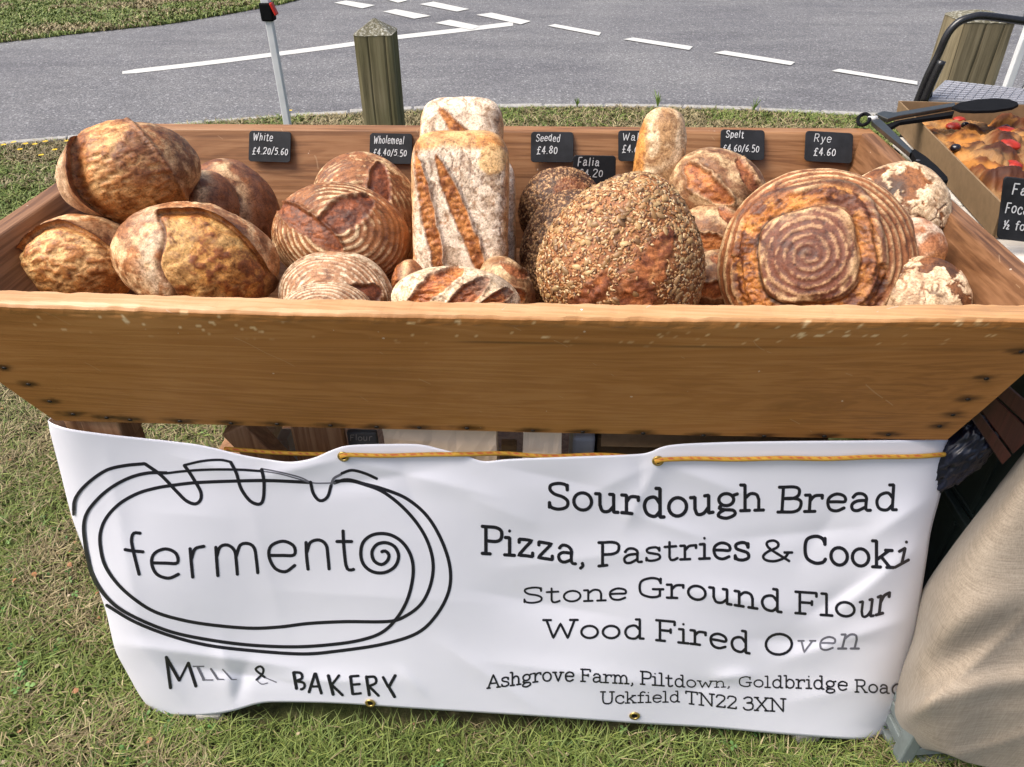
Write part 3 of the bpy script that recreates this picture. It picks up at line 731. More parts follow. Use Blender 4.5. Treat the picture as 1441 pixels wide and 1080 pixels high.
def st_rings(kind):
    def f(P, U, s):
        u, v = U[:, 0], U[:, 1]; f1 = fbm(P * 14, 4, s + 20)
        if kind == 'heart':
            h, C, r = rings(P, U, s, 13, .0008, (.66, .53, .34), (.2, .085, .03), .05, .05, brk=.48)
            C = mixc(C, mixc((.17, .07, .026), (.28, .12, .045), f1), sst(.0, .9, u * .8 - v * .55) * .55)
            h, C = score(h, C, P, U, leaf(u, v, -.2, -.1, .4, .74, .27), s + 5, (.24, .075, .028), (.13, .042, .018), .003, .004, (.1, .04, .018), .0018, .45)
            h, C = score(h, C, P, U, leaf(u, v, -.95, .42, .12, -.34, .2), s + 6, (.27, .09, .03), (.15, .05, .02), .003, .004, (.1, .04, .018), .0018, .45)
        elif kind == 'back':
            h, C, r = rings(P, U, s, 12, .0009, (.64, .5, .3), (.2, .085, .032), -.1, -.1, brk=.48)
            h, C = score(h, C, P, U, leaf(u, v, .05, -.25, .55, .7, .22), s + 5, (.25, .08, .03), (.14, .045, .02), .003, .004, (.1, .04, .018), .0018, .45)
        elif kind == 'front':
            h, C, r = rings(P, U, s, 12, .0009, (.68, .6, .46), (.27, .15, .08), 0, -.1, brk=.41)
            h, C = score(h, C, P, U, leaf(u, v, .05, -.35, .85, .25, .3), s + 5, (.22, .07, .03), (.12, .04, .02), .003, .004, (.1, .04, .018), .0015)
        elif kind == 'low':
            h, C, r = rings(P, U, s, 11, .001, (.6, .52, .4), (.26, .15, .08), 0, 0, brk=.45)
        else:                # large round loaf: coil in the middle, square of scores round it
            cxx, cyy = -.13, .02; uu, vv = u - cxx, v - cyy; th = np.arctan2(vv, uu); rr = np.hypot(uu, vv)
            q = (np.abs(uu * .97 + vv * .22) ** 3.4 + np.abs(vv * .97 - uu * .22) ** 3.4) ** (1 / 3.4) + .012 * np.sin(th * 3 + 1) + .04 * (fbm(P * 12, 3, s + 30) - .5)
            ro = np.hypot(u, v) + .05 * (fbm(P * 9, 3, s) - .5) + .018 * (fbm(P * 30, 3, s + 31) - .5); back = U[:, 2] < 0
            a = np.cos((ro * 15.5 + .6) * 2 * math.pi); rg = sst(-.1, .6, a + (fbm(P * 60, 4, s + 1, .65) - .5) * 2.0) * sst(.40, .5, fbm(P * 15, 4, s + 2) + .05)
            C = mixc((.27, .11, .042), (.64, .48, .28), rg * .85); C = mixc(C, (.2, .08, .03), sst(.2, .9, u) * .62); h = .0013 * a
            win = sst(.44, .5, q) * (1 - sst(.70, .75, q + .10 * (fbm(P * 14, 3, s + 33) - .5) + .05 * (v > 0)))
            inn = 1 - sst(.42, .47, q)
            spir = np.cos(rr * 74 - th + 7 * (fbm(P * 12, 4, s + 8) - .5))
            ic = mixc((.15, .055, .03), (.52, .34, .19), sst(.45, 1.0, spir + (fbm(P * 70, 4, s + 9, .65) - .5) * 4.2) * .75)
            ic = mixc(ic, (.11, .04, .022), np.exp(-(rr / .25) ** 2) * .55); ic = mixc(ic, (.62, .45, .26), sst(.33, .43, q + .1 * (fbm(P * 20, 3, s + 35) - .5)) * sst(.42, .56, fbm(P * 50, 4, s + 34)) * .9)
            C = mixc(C, ic, inn); h = h * (1 - inn) + inn * (.0007 * spir + .0045)
            tn = torn(P, s + 10); f3 = fbm(P * 30, 5, s + 12, .6)
            tc = mixc((.45, .19, .045), (.13, .045, .02), sst(.44, .58, f3 + .10 * tn)); tc = mixc(tc, (.52, .26, .07), sst(.55, .66, fbm(P * 42, 5, s + 13, .6)) * .8)
            C = mixc(C, tc, win); h = h - .006 * win + .0035 * win * tn
            ed = np.exp(-((q - .475) / .022) ** 2) * sst(.1, -.35, u - .1 * v + .5 * (fbm(P * 10, 3, s + 14) - .5)); C = mixc(C, (.03, .015, .012), ed * .95); h -= .005 * ed
            mid = np.exp(-((q - .585) / .05) ** 2) * sst(.05, .2, u + .3 * np.abs(v + .2)) ; h += .010 * mid; C = mixc(C, (.12, .045, .03), mid * .6)
            mid2 = np.exp(-((q - .6) / .05) ** 2) * sst(-.2, -.4, uu) * sst(.45, .55, fbm(P * 12, 3, s + 16)); h += .006 * mid2
            o2 = np.exp(-((q - .70) / .02) ** 2) * sst(.42, .55, fbm(P * 9, 3, s + 17)); C = mixc(C, (.05, .022, .014), o2 * .8); h += .003 * o2
        return h + (f1 - .5) * .006, C
    return f
def floured(P, s, cr=36, base=(.42, .24, .12), fl=(.76, .69, .58)):
    k = cracks(P, cr, s, .09) * sst(.42, .6, fbm(P * 11, 3, s + 2)); g = sst(.2, .4, fbm(P * 60, 4, s + 1) * .5 + fbm(P * 220, 2, s + 8) * .5)
    return k, mixc(mixc(base, fl, g), (.2, .1, .06), k * .75)
def st_tin(kind):
    def f(P, U, s):
        u, v, w = U[:, 0], U[:, 1], U[:, 2]; k, C = floured(P, s); h = -.0014 * k + (fbm(P * 18, 4, s) - .5) * .005
        C = mixc(C, (.38, .33, .29), sst(.52, .72, fbm(P * 22, 5, s + 30)) * sst(.0, .5, v + .3 * u) * .6)
        sidec = mottled(P, s + 3, (.56, .27, .08), (.66, .42, .19), .35, .65, 30)
        C = mixc(C, sidec, sst(.86, .97, np.abs(u) + .08 * (fbm(P * 25, 3, s + 4) - .5)) * .85)
        if kind == 'front':
            C = mixc(C, sidec, sst(.74, .84, v + .1 * (fbm(P * 20, 3, s + 5) - .5)))
            nn = fbm(P * 30, 4, s + 44) - .5; C = mixc(C, (.74, .5, .22), (1 - sst(.7, .95, ((u - .66 + .3 * nn) / .34) ** 2 + ((v - .68 - .2 * nn) / .17) ** 2)) * .85)
            for (a, b, c, d, ww) in ((-.45, .72, .7, -1.0, .15), (-.86, .75, -.3, -1.05, .16)):
                h, C = score(h, C, P, U, leaf(u, v, a, b, c, d, ww, .03), s + 11, (.5, .22, .065), (.3, .11, .03), .002, .005, (.2, .075, .03), .0045)
        elif kind == 'back':
            h, C = score(h, C, P, U, leaf(u, v, -.5, .75, .75, -.5, .16), s + 11, (.5, .22, .06), (.34, .13, .035), .002, .004, (.25, .1, .03), .002)
        return h, C
    return f
def st_oval(P, U, s):
    u, v = U[:, 0], U[:, 1]; k, C = floured(P, s, 30, (.4, .24, .12), (.69, .6, .45)); h = -.001 * k + (fbm(P * 16, 4, s) - .5) * .007
    for i, (a, b, c, d, w) in enumerate(((-.6, -.55, .1, .75, .2), (-.05, -.75, .5, .5, .16), (.35, -.7, .85, .3, .13))):
        h, C = score(h, C, P, U, leaf(u, v, a, b, c, d, w), s + 11 + i, (.5, .2, .06), (.3, .1, .035), .001, .006, (.16, .06, .025), .004)
    C = mixc(C, (.3, .25, .2), sst(.5, .7, fbm(P * 24, 5, s + 8)) * sst(0, .5, u) * .7)
    return h, C
def st_seeddark(P, U, s):
    d1, d2, i = worley(P * 210, s); e = sst(.0, .25, d2 - d1); c = mixc((.07, .03, .014), (.2, .095, .04), i)
    c = mixc(c, (.55, .36, .19), (i > .6) * .9); c = mixc(c, (.3, .2, .11), (i < .12) * .8); C = mixc((.035, .016, .009), c, e)
    C = mixc(C, (.26, .09, .03), (1 - sst(.6, 1.1, ((U[:, 0] - .15) / .45) ** 2 + ((U[:, 1] - .35) / .4) ** 2)) * .6)
    return .0024 * e + (fbm(P * 20, 4, s) - .5) * .012, C
def hero_leaf(U):
    u, v = U[:, 0], U[:, 1]; nz = .12 * (fbm(U * 5, 3, 4) - .5); nz = nz * 2.2; return leaf(u + nz, v - nz, .12, -.95, .42, .42, .23), leaf(u + nz, v + nz, -.42, -1.2, -.12, -.2, .12)
def st_seedhero(P, U, s):
    f1 = fbm(P * 20, 4, s); C = mixc((.2, .08, .026), (.36, .16, .06), f1); h = (f1 - .5) * .008
    for i, lf in enumerate(hero_leaf(U)):
        h, C = score(h, C, P, U, lf, s + 3 + i, (.4, .15, .05), (.2, .065, .024), -.003, .002, (.2, .08, .035), .0035)
        C = mixc(C, (.5, .26, .1), sst(.3, .6, lf[0]) * sst(.6, .72, fbm(P * 30, 4, s + 9)) * .7)
    return h, C
def st_pale(P, U, s):      # ciabatta stick, floury beige with an orange underside on its left flank
    u = U[:, 0]; g = sst(.35, .65, fbm(P * np.array([60, 40, 60]), 5, s)); C = mixc((.4, .25, .12), (.68, .55, .37), g)
    C = mixc(C, (.68, .6, .46), sst(.1, .9, u) * .5); C = mixc(C, (.55, .27, .07), sst(-.55, -.75, u + .1 * U[:, 1])); return (fbm(P * 22, 4, s) - .5) * .009, C
def st_walnut(P, U, s):
    u, v = U[:, 0], U[:, 1]; g = sst(.35, .65, fbm(P * np.array([34, 50, 40]), 5, s)); C = mixc((.22, .11, .05), (.56, .42, .25), g)
    C = mixc(C, (.2, .1, .05), sst(.5, .75, fbm(P * 70, 3, s + 7)) * .6); h = (fbm(P * 16, 4, s) - .5) * .012
    h, C = score(h, C, P, U, leaf(u, v, -.75, .2, .35, -.35, .27, -.12), s + 2, (.46, .19, .06), (.28, .1, .035), .002, .007, (.55, .4, .25), .002)
    h, C = score(h, C, P, U, leaf(u, v, .1, .75, .95, .05, .17, -.1), s + 4, (.33, .13, .05), (.2, .07, .03), .002, .006, (.5, .36, .22), .002)
    return h, C
def st_rye(P, U, s):
    f1 = fbm(P * 15, 4, s); C = mixc((.06, .028, .014), (.24, .1, .035), sst(.35, .7, fbm(P * 24, 4, s + 1)))
    q = fbm(P * 11, 4, s + 2) * .62 + fbm(P * 38, 4, s + 3, .6) * .38; pl = sst(.447, .455, q); k = cracks(P, 30, s + 4, .09) * sst(.40, .5, fbm(P * 16, 3, s + 6))
    pl = pl * (1 - k); C = mixc(C, mixc((.56, .43, .27), (.72, .64, .5), fbm(P * 50, 4, s + 5)), pl * (.75 + .25 * sst(.4, .5, fbm(P * 130, 2, s + 9)))); return .0022 * pl + (f1 - .5) * .01, C
def st_ryered(P, U, s):
    C = mixc((.3, .12, .05), (.46, .22, .1), fbm(P * 20, 4, s)); fl = sst(.42, .6, fbm(P * 14, 4, s + 1) + .25 * (U[:, 1] - .2)); C = mixc(C, (.7, .62, .52), fl * sst(.3, .6, fbm(P * 60, 3, s + 3)) * .9)
    C = mixc(C, (.5, .22, .06), sst(-.1, -.7, U[:, 1])); return (fbm(P * 14, 4, s) - .5) * .012, C

def frame(az, el, roll):
    a, e, r = math.radians(az), math.radians(el), math.radians(roll)
    n_ = Vector((math.sin(a) * math.cos(e), -math.cos(a) * math.cos(e), math.sin(e)))
    u_ = (Vector((0, 0, 1)) - n_ * n_.z).normalized(); r_ = u_.cross(n_)
    R_ = Matrix((r_, u_, n_)).transposed(); return R_ @ Matrix.Rotation(r, 3, 'Z')
def loaf(kindname, label, px, pyy, Y, a, b, c, az, el, roll, fn, seed, n=64, e=2.0, egg=0.0, group='loaves heaped in the trough', lump=.05):
    P0 = py(px, pyy, Y); k = depth_of(P0) / F_PX; A, B, Cc = a * k, b * k, c * k
    n = int(n * .88); D, F = cube_sphere(n); r = (np.abs(D) ** e).sum(1) ** (-1 / e); U = D * r[:, None]
    P = U * np.array([A, B, Cc])
    P[:, 0] *= 1 - egg * U[:, 1]
    P[:, 2] = np.where(P[:, 2] < 0, P[:, 2] * .75, P[:, 2])
    Nn = D / np.array([A, B, Cc]) if e < 3 else (np.sign(U) * np.abs(U) ** (e - 1)) / np.array([A, B, Cc]); Nn = Nn / (np.linalg.norm(Nn, axis=1)[:, None] + 1e-9)
    off = np.array([seed * 1.37, seed * .71, seed * 2.13])
    low = (fbm(P * 7 + off, 3, seed) - .5) * 2 * lump * min(A, B)
    res = fn(P + off, U, seed); h, C = res[0], res[1]
    V = P + Nn * (h + low)[:, None]
    if len(res) > 2: V[:, 2] += res[2]
    me = mesh_data(kindname, V, F, np.clip(C, 0, 1), True)
    o = obj(kindname, me, M_CRUST)
    M = frame(az, el, roll).to_4x4(); M.translation = Vector(tuple(map(float, P0))); o.matrix_world = M
    tag(o, label, 'bread', group); return o, V, U, Nn

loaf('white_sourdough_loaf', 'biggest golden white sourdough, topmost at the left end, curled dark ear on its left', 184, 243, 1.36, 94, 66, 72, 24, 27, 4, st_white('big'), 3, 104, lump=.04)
loaf('white_sourdough_loaf', 'rust and cream streaked loaf leaning on the back board right of the topmost loaf', 328, 298, 1.53, 60, 74, 60, 30, 22, 8, st_white('side'), 5, 70)
loaf('white_sourdough_loaf', 'small dull brown loaf wedged between the topmost golden loaf and the streaked one', 292, 290, 1.44, 42, 50, 44, 10, 30, 0, st_white('side'), 9, 46)
loaf('white_sourdough_loaf', 'small pale blistered loaf in the near left corner of the trough', 116, 366, 1.22, 80, 62, 60, 14, 34, 0, st_white('small'), 12, 80, lump=.05)
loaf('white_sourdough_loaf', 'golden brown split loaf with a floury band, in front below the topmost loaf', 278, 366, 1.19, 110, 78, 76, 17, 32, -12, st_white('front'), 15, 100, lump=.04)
loaf('wholemeal_loaf', 'ringed wholemeal loaf furthest back, under the Wholemeal price card', 516, 306, 1.52, 76, 90, 58, 16, 24, 12, st_rings('back'), 21, 80, lump=.03)
loaf('wholemeal_loaf', 'round ringed wholemeal loaf scored with two broad dark petals like a heart', 480, 335, 1.34, 95, 76, 62, 10, 34, -12, st_rings('heart'), 22, 96, lump=.03)
loaf('wholemeal_loaf', 'grey floured ringed loaf in front of the petal scored one, one small dark score', 473, 418, 1.18, 80, 66, 52, 0, 34, -6, st_rings('front'), 23, 70, lump=.03)
loaf('wholemeal_loaf', 'lowest wholemeal loaf, only its ringed top edge showing above the front board', 458, 440, 1.09, 66, 42, 40, 0, 30, 4, st_rings('low'), 24, 50, lump=.03)
loaf('tin_loaf', 'tall floured tin loaf standing upright in the middle with two long orange slashes', 649, 302, 1.37, 66, 112, 54, 2, 18, -1, st_tin('front'), 31, 100, e=5, egg=-.02, lump=.035)
loaf('tin_loaf', 'floured tin loaf behind the upright one, its top end with one slash rising above it', 651, 212, 1.6, 58, 68, 44, 2, 24, 0, st_tin('back'), 32, 64, e=4.4, lump=.04)
loaf('tin_loaf', 'floured tin loaf mostly hidden at the right side of the upright one', 684, 318, 1.50, 42, 92, 40, 4, 16, 0, st_tin('plain'), 33, 50, e=5, lump=.02)
loaf('oval_loaf', 'cream floured oval loaf with torn rusty slashes lying in front of the upright tin loaf', 641, 424, 1.13, 93, 50, 52, 0, 46, -3, st_oval, 35, 80, lump=.05)
loaf('oval_loaf', 'dark brown loaf end wedged right of the upright tin loaf at its foot', 712, 408, 1.25, 36, 50, 38, 20, 30, 20, st_walnut, 36, 40)
loaf('oval_loaf', 'rusty loaf end showing left of the upright tin loaf above the oval loaf', 580, 398, 1.27, 26, 34, 30, -20, 30, 20, st_white('side'), 37, 36)
loaf('seeded_loaf', 'dark seeded loaf at the back beneath the Seeded price card', 790, 300, 1.56, 58, 62, 50, 6, 26, 0, st_seeddark, 41, 84, group='seeded loaves')
loaf('seeded_loaf', 'dark seeded loaf leaning on the left flank of the big pale seeded loaf', 800, 352, 1.40, 66, 84, 52, -10, 26, -10, st_seeddark, 42, 96, group='seeded loaves')
hero = loaf('seeded_loaf', 'biggest seeded loaf, egg shaped and crusted with pale seeds, reddish torn scores', 879, 364, 1.21, 114, 120, 84, -4, 30, -14, st_seedhero, 43, 90, egg=.24, lump=.03, group='seeded loaves')
loaf('ciabatta', 'pale floury ciabatta standing upright behind the big seeded loaf', 926, 236, 1.55, 35, 80, 30, 0, 14, -3, st_pale, 51, 56, e=2.6, lump=.06)
loaf('walnut_loaf', 'mottled brown walnut loaf under the Spelt price card with a rusty leaf score', 1008, 270, 1.50, 70, 56, 54, -6, 34, -18, st_walnut, 52, 72)
loaf('walnut_loaf', 'mottled loaf beneath the walnut loaf, between the seeded and the big round loaf', 1003, 336, 1.42, 54, 50, 46, -6, 30, 10, st_walnut, 53, 54)
loaf('walnut_loaf', 'shadowed loaf lowest in the gap between the seeded and the big round loaf', 1004, 396, 1.30, 48, 44, 42, 0, 30, 30, st_walnut, 54, 46)
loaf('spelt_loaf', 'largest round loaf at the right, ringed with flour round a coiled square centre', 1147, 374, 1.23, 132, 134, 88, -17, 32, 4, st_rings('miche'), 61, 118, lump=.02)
loaf('rye_loaf', 'white cracked rye loaf against the right end board, upper one', 1256, 304, 1.35, 68, 74, 42, -28, 30, -20, st_rye, 77, 80)
loaf('rye_loaf', 'reddish floury rye loaf poking out right of the largest round loaf', 1284, 352, 1.22, 43, 46, 36, -20, 30, 20, st_ryered, 72, 56)
loaf('rye_loaf', 'white cracked rye loaf lowest in the near right corner of the trough', 1298, 420, 1.12, 60, 58, 36, -28, 30, -30, st_rye, 73, 70)

# real seeds pressed onto the big seeded loaf
def seeds(loafdata, count, test, name, size, cols, seed):
    o, V, U, Nn = loafdata; r = np.random.default_rng(seed)
    vis = np.where((U[:, 2] > -.25) & test(U))[0]; pick = r.choice(vis, count, replace=True)
    ring = [(math.cos(a), math.sin(a)) for a in np.linspace(0, 2 * math.pi, 8, endpoint=False)]
    T = [(0, 0, 1.0)] + [(x * .8, y * .8, .62) for x, y in ring] + [(x, y, 0) for x, y in ring]; T = np.array(T)
    Fb = [(0, 1 + k, 1 + (k + 1) % 8, 0) for k in range(8)]; Ft = np.array([(0, 1 + k, 1 + (k + 1) % 8) for k in range(8)]); Fq = np.array([(1 + k, 9 + k, 9 + (k + 1) % 8, 1 + (k + 1) % 8) for k in range(8)])
    tri = np.vstack([Ft, Fq[:, [0, 1, 2]], Fq[:, [0, 2, 3]]])
    allV = []; allF = []; allC = []
    for i, p in enumerate(pick):
        nrm = Nn[p] + r.normal(0, .22, 3); nrm /= np.linalg.norm(nrm); t = np.cross(nrm, r.normal(0, 1, 3)); t /= np.linalg.norm(t); b = np.cross(nrm, t)
        L_, W, H = size[r.integers(len(size))]; sc = r.uniform(.8, 1.2); tp = T.copy(); tp[:, 0] *= 1; w = W * (1 - .25 * T[:, 0])
        q = (T[:, 0:1] * L_ * t + (T[:, 1] * w)[:, None] * b + T[:, 2:3] * H * nrm) * sc + V[p] + r.normal(0, .0012, 3) * (1 - np.abs(nrm)) + nrm * (.0004 + .3 * H * r.random())
        allV.append(q); allF.append(tri + i * 17); allC.append(np.tile(np.array(cols[r.integers(len(cols))]) * r.uniform(.75, 1.15), (17, 1)))
    s_ = mk(name, np.vstack(allV), np.vstack(allF), M_SEED, o, col=np.vstack(allC), smooth=True); stuff(s_); return s_
def not_leaf(U):
    r2 = np.random.default_rng(2).random(len(U)); return np.all([lf[0] < .02 + (r2 > .97) for lf in hero_leaf(U)], axis=0)
def tst(U): return not_leaf(U)
seeds(hero, 6500, tst, 'small_seeds', [(.0043, .0019, .0012), (.0035, .0018, .0012), (.0026, .0018, .0012)], [(.5, .29, .12), (.43, .2, .07), (.6, .41, .21), (.42, .2, .07), (.25, .11, .045), (.66, .49, .28), (.42, .19, .065), (.14, .06, .025), (.5, .3, .13)], 5)
seeds(hero, 430, tst, 'pumpkin_seeds', [(.0082, .0046, .0019)], [(.27, .14, .05), (.33, .19, .08), (.2, .1, .04), (.42, .25, .1), (.5, .33, .15)], 6)

# ------------------------------------------------------------------ lettering
G = {
'S': (.62, 'C .54 .8 .5 .95 .3 1 .1 .92 .08 .74 .2 .58 .42 .48 .55 .32 .52 .1 .32 0 .12 .05 .06 .2|l .54 .74 .54 .96|l .06 .26 .06 .04'),
'B': (.66, 'L .12 0 .12 1|C .12 1 .4 1 .54 .9 .53 .66 .38 .54 .12 .54|C .12 .54 .42 .54 .6 .42 .58 .12 .42 0 .12 0|l 0 0 .12 0|l 0 1 .12 1'),
'P': (.62, 'L .12 0 .12 1|C .12 1 .42 1 .58 .88 .57 .6 .42 .48 .12 .48|l 0 0 .26 0|l 0 1 .12 1'),
'C': (.72, 'C .64 .78 .56 .95 .36 1 .12 .85 .06 .5 .12 .15 .36 0 .58 .06 .66 .2|l .64 .72 .64 .98'),
'G': (.76, 'C .64 .78 .56 .95 .36 1 .12 .85 .06 .5 .12 .15 .36 0 .56 .04 .62 .16|L .62 .42 .62 .06|l .42 .42 .72 .42|l .64 .72 .64 .98'),
'F': (.62, 'L .12 0 .12 1|L .12 1 .56 1|L .12 .52 .44 .52|l 0 0 .28 0|l 0 1 .12 1|l .56 1 .56 .82|l .44 .62 .44 .42'),
'W': (1.02, 'L .1 1 .3 0 .51 .8 .72 0 .92 1|l 0 1 .24 1|l .78 1 1.02 1'),
'O': (.78, 'E .39 .5 .34 .5 0 360'), 'A': (.78, 'L .08 0 .38 1 .7 0|L .19 .34 .6 .34|l 0 0 .2 0|l .58 0 .8 0'),
'U': (.78, 'C .14 1 .14 .3 .22 .06 .4 0 .58 .06 .66 .3 .66 1|l 0 1 .28 1|l .52 1 .8 1'),
'T': (.7, 'L .35 0 .35 1|L .04 1 .66 1|l .04 1 .04 .82|l .66 1 .66 .82|l .22 0 .48 0'),
'N': (.84, 'L .13 0 .13 1 .7 0 .7 1|l 0 0 .26 0|l 0 1 .13 1|l .56 1 .84 1'), 'R': (.72, 'L .12 0 .12 1|C .12 1 .42 1 .56 .88 .55 .62 .4 .5 .12 .5|L .34 .5 .62 0|l 0 0 .24 0|l 0 1 .12 1|l .56 0 .72 0'),
'X': (.76, 'L .1 0 .66 1|L .1 1 .66 0|l 0 0 .22 0|l .54 0 .76 0|l 0 1 .22 1|l .54 1 .76 1'),
'2': (.56, 'C .06 .78 .12 .96 .3 1 .48 .9 .48 .66 .3 .38 .06 .02|L .06 .02 .52 .02|l .52 .02 .52 .16'), '3': (.56, 'C .06 .86 .26 1 .46 .92 .46 .64 .22 .54|C .22 .54 .5 .5 .52 .16 .34 0 .14 .02 .04 .18'),
'a': (.62, 'C .1 .52 .2 .67 .36 .66 .46 .52 .46 .3|L .46 .36 .46 .06|C .46 .08 .5 .0 .6 .0|C .46 .4 .22 .38 .09 .24 .12 .04 .26 0 .46 .14'),
'b': (.6, 'L .12 1 .12 0|C .12 .46 .26 .68 .46 .6 .54 .34 .46 .06 .26 0 .12 .2|l 0 1 .12 1'), 'c': (.56, 'C .5 .5 .42 .66 .26 .68 .08 .5 .08 .18 .26 0 .44 .02 .52 .14|l .5 .46 .5 .66'),
'd': (.64, 'L .5 1 .5 0|C .5 .46 .36 .68 .16 .6 .08 .34 .16 .06 .36 0 .5 .2|l .38 1 .5 1|l .5 0 .62 0'), 'e': (.58, 'C .08 .37 .3 .37 .52 .37 .5 .58 .3 .68 .12 .56 .07 .34 .14 .08 .32 0 .52 .12'),
'f': (.44, 'C .46 .93 .34 1 .21 .9 .19 .7|L .19 .72 .19 0|L .04 .66 .38 .66|l .04 0 .36 0'), 'g': (.6, 'E .27 .44 .2 .23 0 360|C .15 .24 .08 .12 .22 .06 .46 .02 .5 -.14 .28 -.27 .06 -.18 .1 -.04 .22 .05|L .42 .58 .58 .66'),
'h': (.64, 'L .13 1 .13 0|l 0 1 .13 1|l 0 0 .26 0|C .13 .48 .28 .66 .44 .62 .5 .42|L .5 .44 .5 0|l .38 0 .64 0'), 'i': (.32, 'L .16 .66 .16 0|l .02 .66 .16 .66|l 0 0 .32 0|D .15 .92'),
'k': (.64, 'L .13 1 .13 0|l 0 1 .13 1|l 0 0 .26 0|L .5 .66 .14 .28|L .27 .4 .52 0|l .38 .66 .6 .66|l .42 0 .64 0'), 'l': (.32, 'L .16 1 .16 0|l .02 1 .16 1|l 0 0 .32 0'),
'm': (.98, 'L .13 .66 .13 0|l 0 .66 .13 .66|l 0 0 .26 0|C .13 .46 .26 .66 .4 .62 .47 .42|L .47 .44 .47 0|l .36 0 .6 0|C .47 .46 .6 .66 .75 .62 .82 .42|L .82 .44 .82 0|l .7 0 .96 0'),
'n': (.64, 'L .13 .66 .13 0|l 0 .66 .13 .66|l 0 0 .26 0|C .13 .46 .28 .66 .44 .62 .5 .42|L .5 .44 .5 0|l .38 0 .64 0'), 'o': (.58, 'E .29 .34 .24 .33 0 360'),
'p': (.6, 'L .13 .66 .13 -.26|C .13 .46 .28 .68 .47 .6 .54 .34 .46 .06 .27 0 .13 .18|l 0 .66 .13 .66|l 0 -.26 .26 -.26'), 'r': (.5, 'L .14 .66 .14 0|l 0 .66 .14 .66|l 0 0 .3 0|C .14 .42 .26 .62 .46 .64|l .46 .66 .46 .5'),
's': (.5, 'C .43 .52 .36 .66 .22 .68 .08 .6 .1 .44 .26 .36 .42 .28 .44 .1 .28 0 .12 .02 .06 .14|l .43 .48 .43 .66|l .06 .18 .06 .02'), 't': (.44, 'L .18 .9 .18 .12|C .18 .16 .22 0 .32 0 .42 .08|L .03 .66 .38 .66'),
'u': (.66, 'L .13 .66 .13 .22|C .13 .24 .2 .02 .36 .02 .5 .22|L .5 .66 .5 0|l 0 .66 .13 .66|l .38 .66 .5 .66|l .5 0 .63 0'), 'v': (.64, 'L .12 .66 .32 0 .52 .66|l 0 .66 .22 .66|l .42 .66 .64 .66'),
'w': (.92, 'L .12 .66 .28 0 .46 .56 .64 0 .8 .66|l 0 .66 .22 .66|l .7 .66 .92 .66'), 'y': (.56, 'L .08 .66 .28 .04|C .5 .66 .3 .04 .2 -.24 .06 -.26'), 'z': (.54, 'L .08 .64 .46 .64 .06 .02 .48 .02|l .08 .64 .08 .5|l .48 .02 .48 .18'),
'&': (.8, 'C .74 .42 .62 .16 .36 0 .12 .06 .06 .26 .2 .48 .42 .66 .46 .86 .34 1 .18 .94 .16 .76 .3 .52 .76 0|l .62 .42 .84 .42'), ',': (.22, 'C .12 .08 .14 -.04 .06 -.16'), '.': (.2, 'D .08 .03'),
'£': (.56, 'C .48 .86 .34 1 .2 .86 .22 .5 .18 .12 .06 0 .3 .06 .5 0|L .06 .5 .4 .5'), '4': (.52, 'L .34 0 .34 1 .04 .3 .5 .3'), '0': (.52, 'E .26 .45 .2 .42 0 360'), '5': (.5, 'L .44 .95 .12 .95 .1 .55|C .1 .55 .3 .62 .46 .4 .36 .05 .06 .06'),
'6': (.5, 'C .4 .95 .16 .7 .08 .3 .22 .02 .42 .16 .4 .4 .22 .46 .1 .3'), '8': (.5, 'C .26 .5 .08 .7 .26 .95 .44 .72 .26 .5 .06 .26 .26 0 .46 .24 .26 .5'), '1': (.3, 'L .06 .78 .16 .95 .16 0'), '/': (.36, 'L .02 -.1 .32 1.05'), '½': (.8, 'L .04 .85 .14 .98 .14 .5|L .1 0 .5 1|C .46 .42 .6 .5 .66 .36 .46 .02 .74 .02'),
}
def glyph(ch, serif=True, step=.06):
    w, s = G[ch]; out = []
    for part in s.split('|'):
        k, *v = part.split(); v = np.array(list(map(float, v)))
        if k == 'l' and not serif: continue
        if k in 'Ll': out.append(np.vstack([catmull(v.reshape(-1, 2)[i:i + 2], step) for i in range(len(v) // 2 - 1)]))
        elif k == 'C': out.append(catmull(v.reshape(-1, 2), step))
        elif k == 'E':
            a = np.radians(np.linspace(v[4], v[5], 22)); out.append(np.column_stack([v[0] + v[2] * np.cos(a), v[1] + v[3] * np.sin(a)]))
        elif k == 'D': out.append(np.array([[v[0], v[1]], [v[0] + .02, v[1]]]))
    return w, out
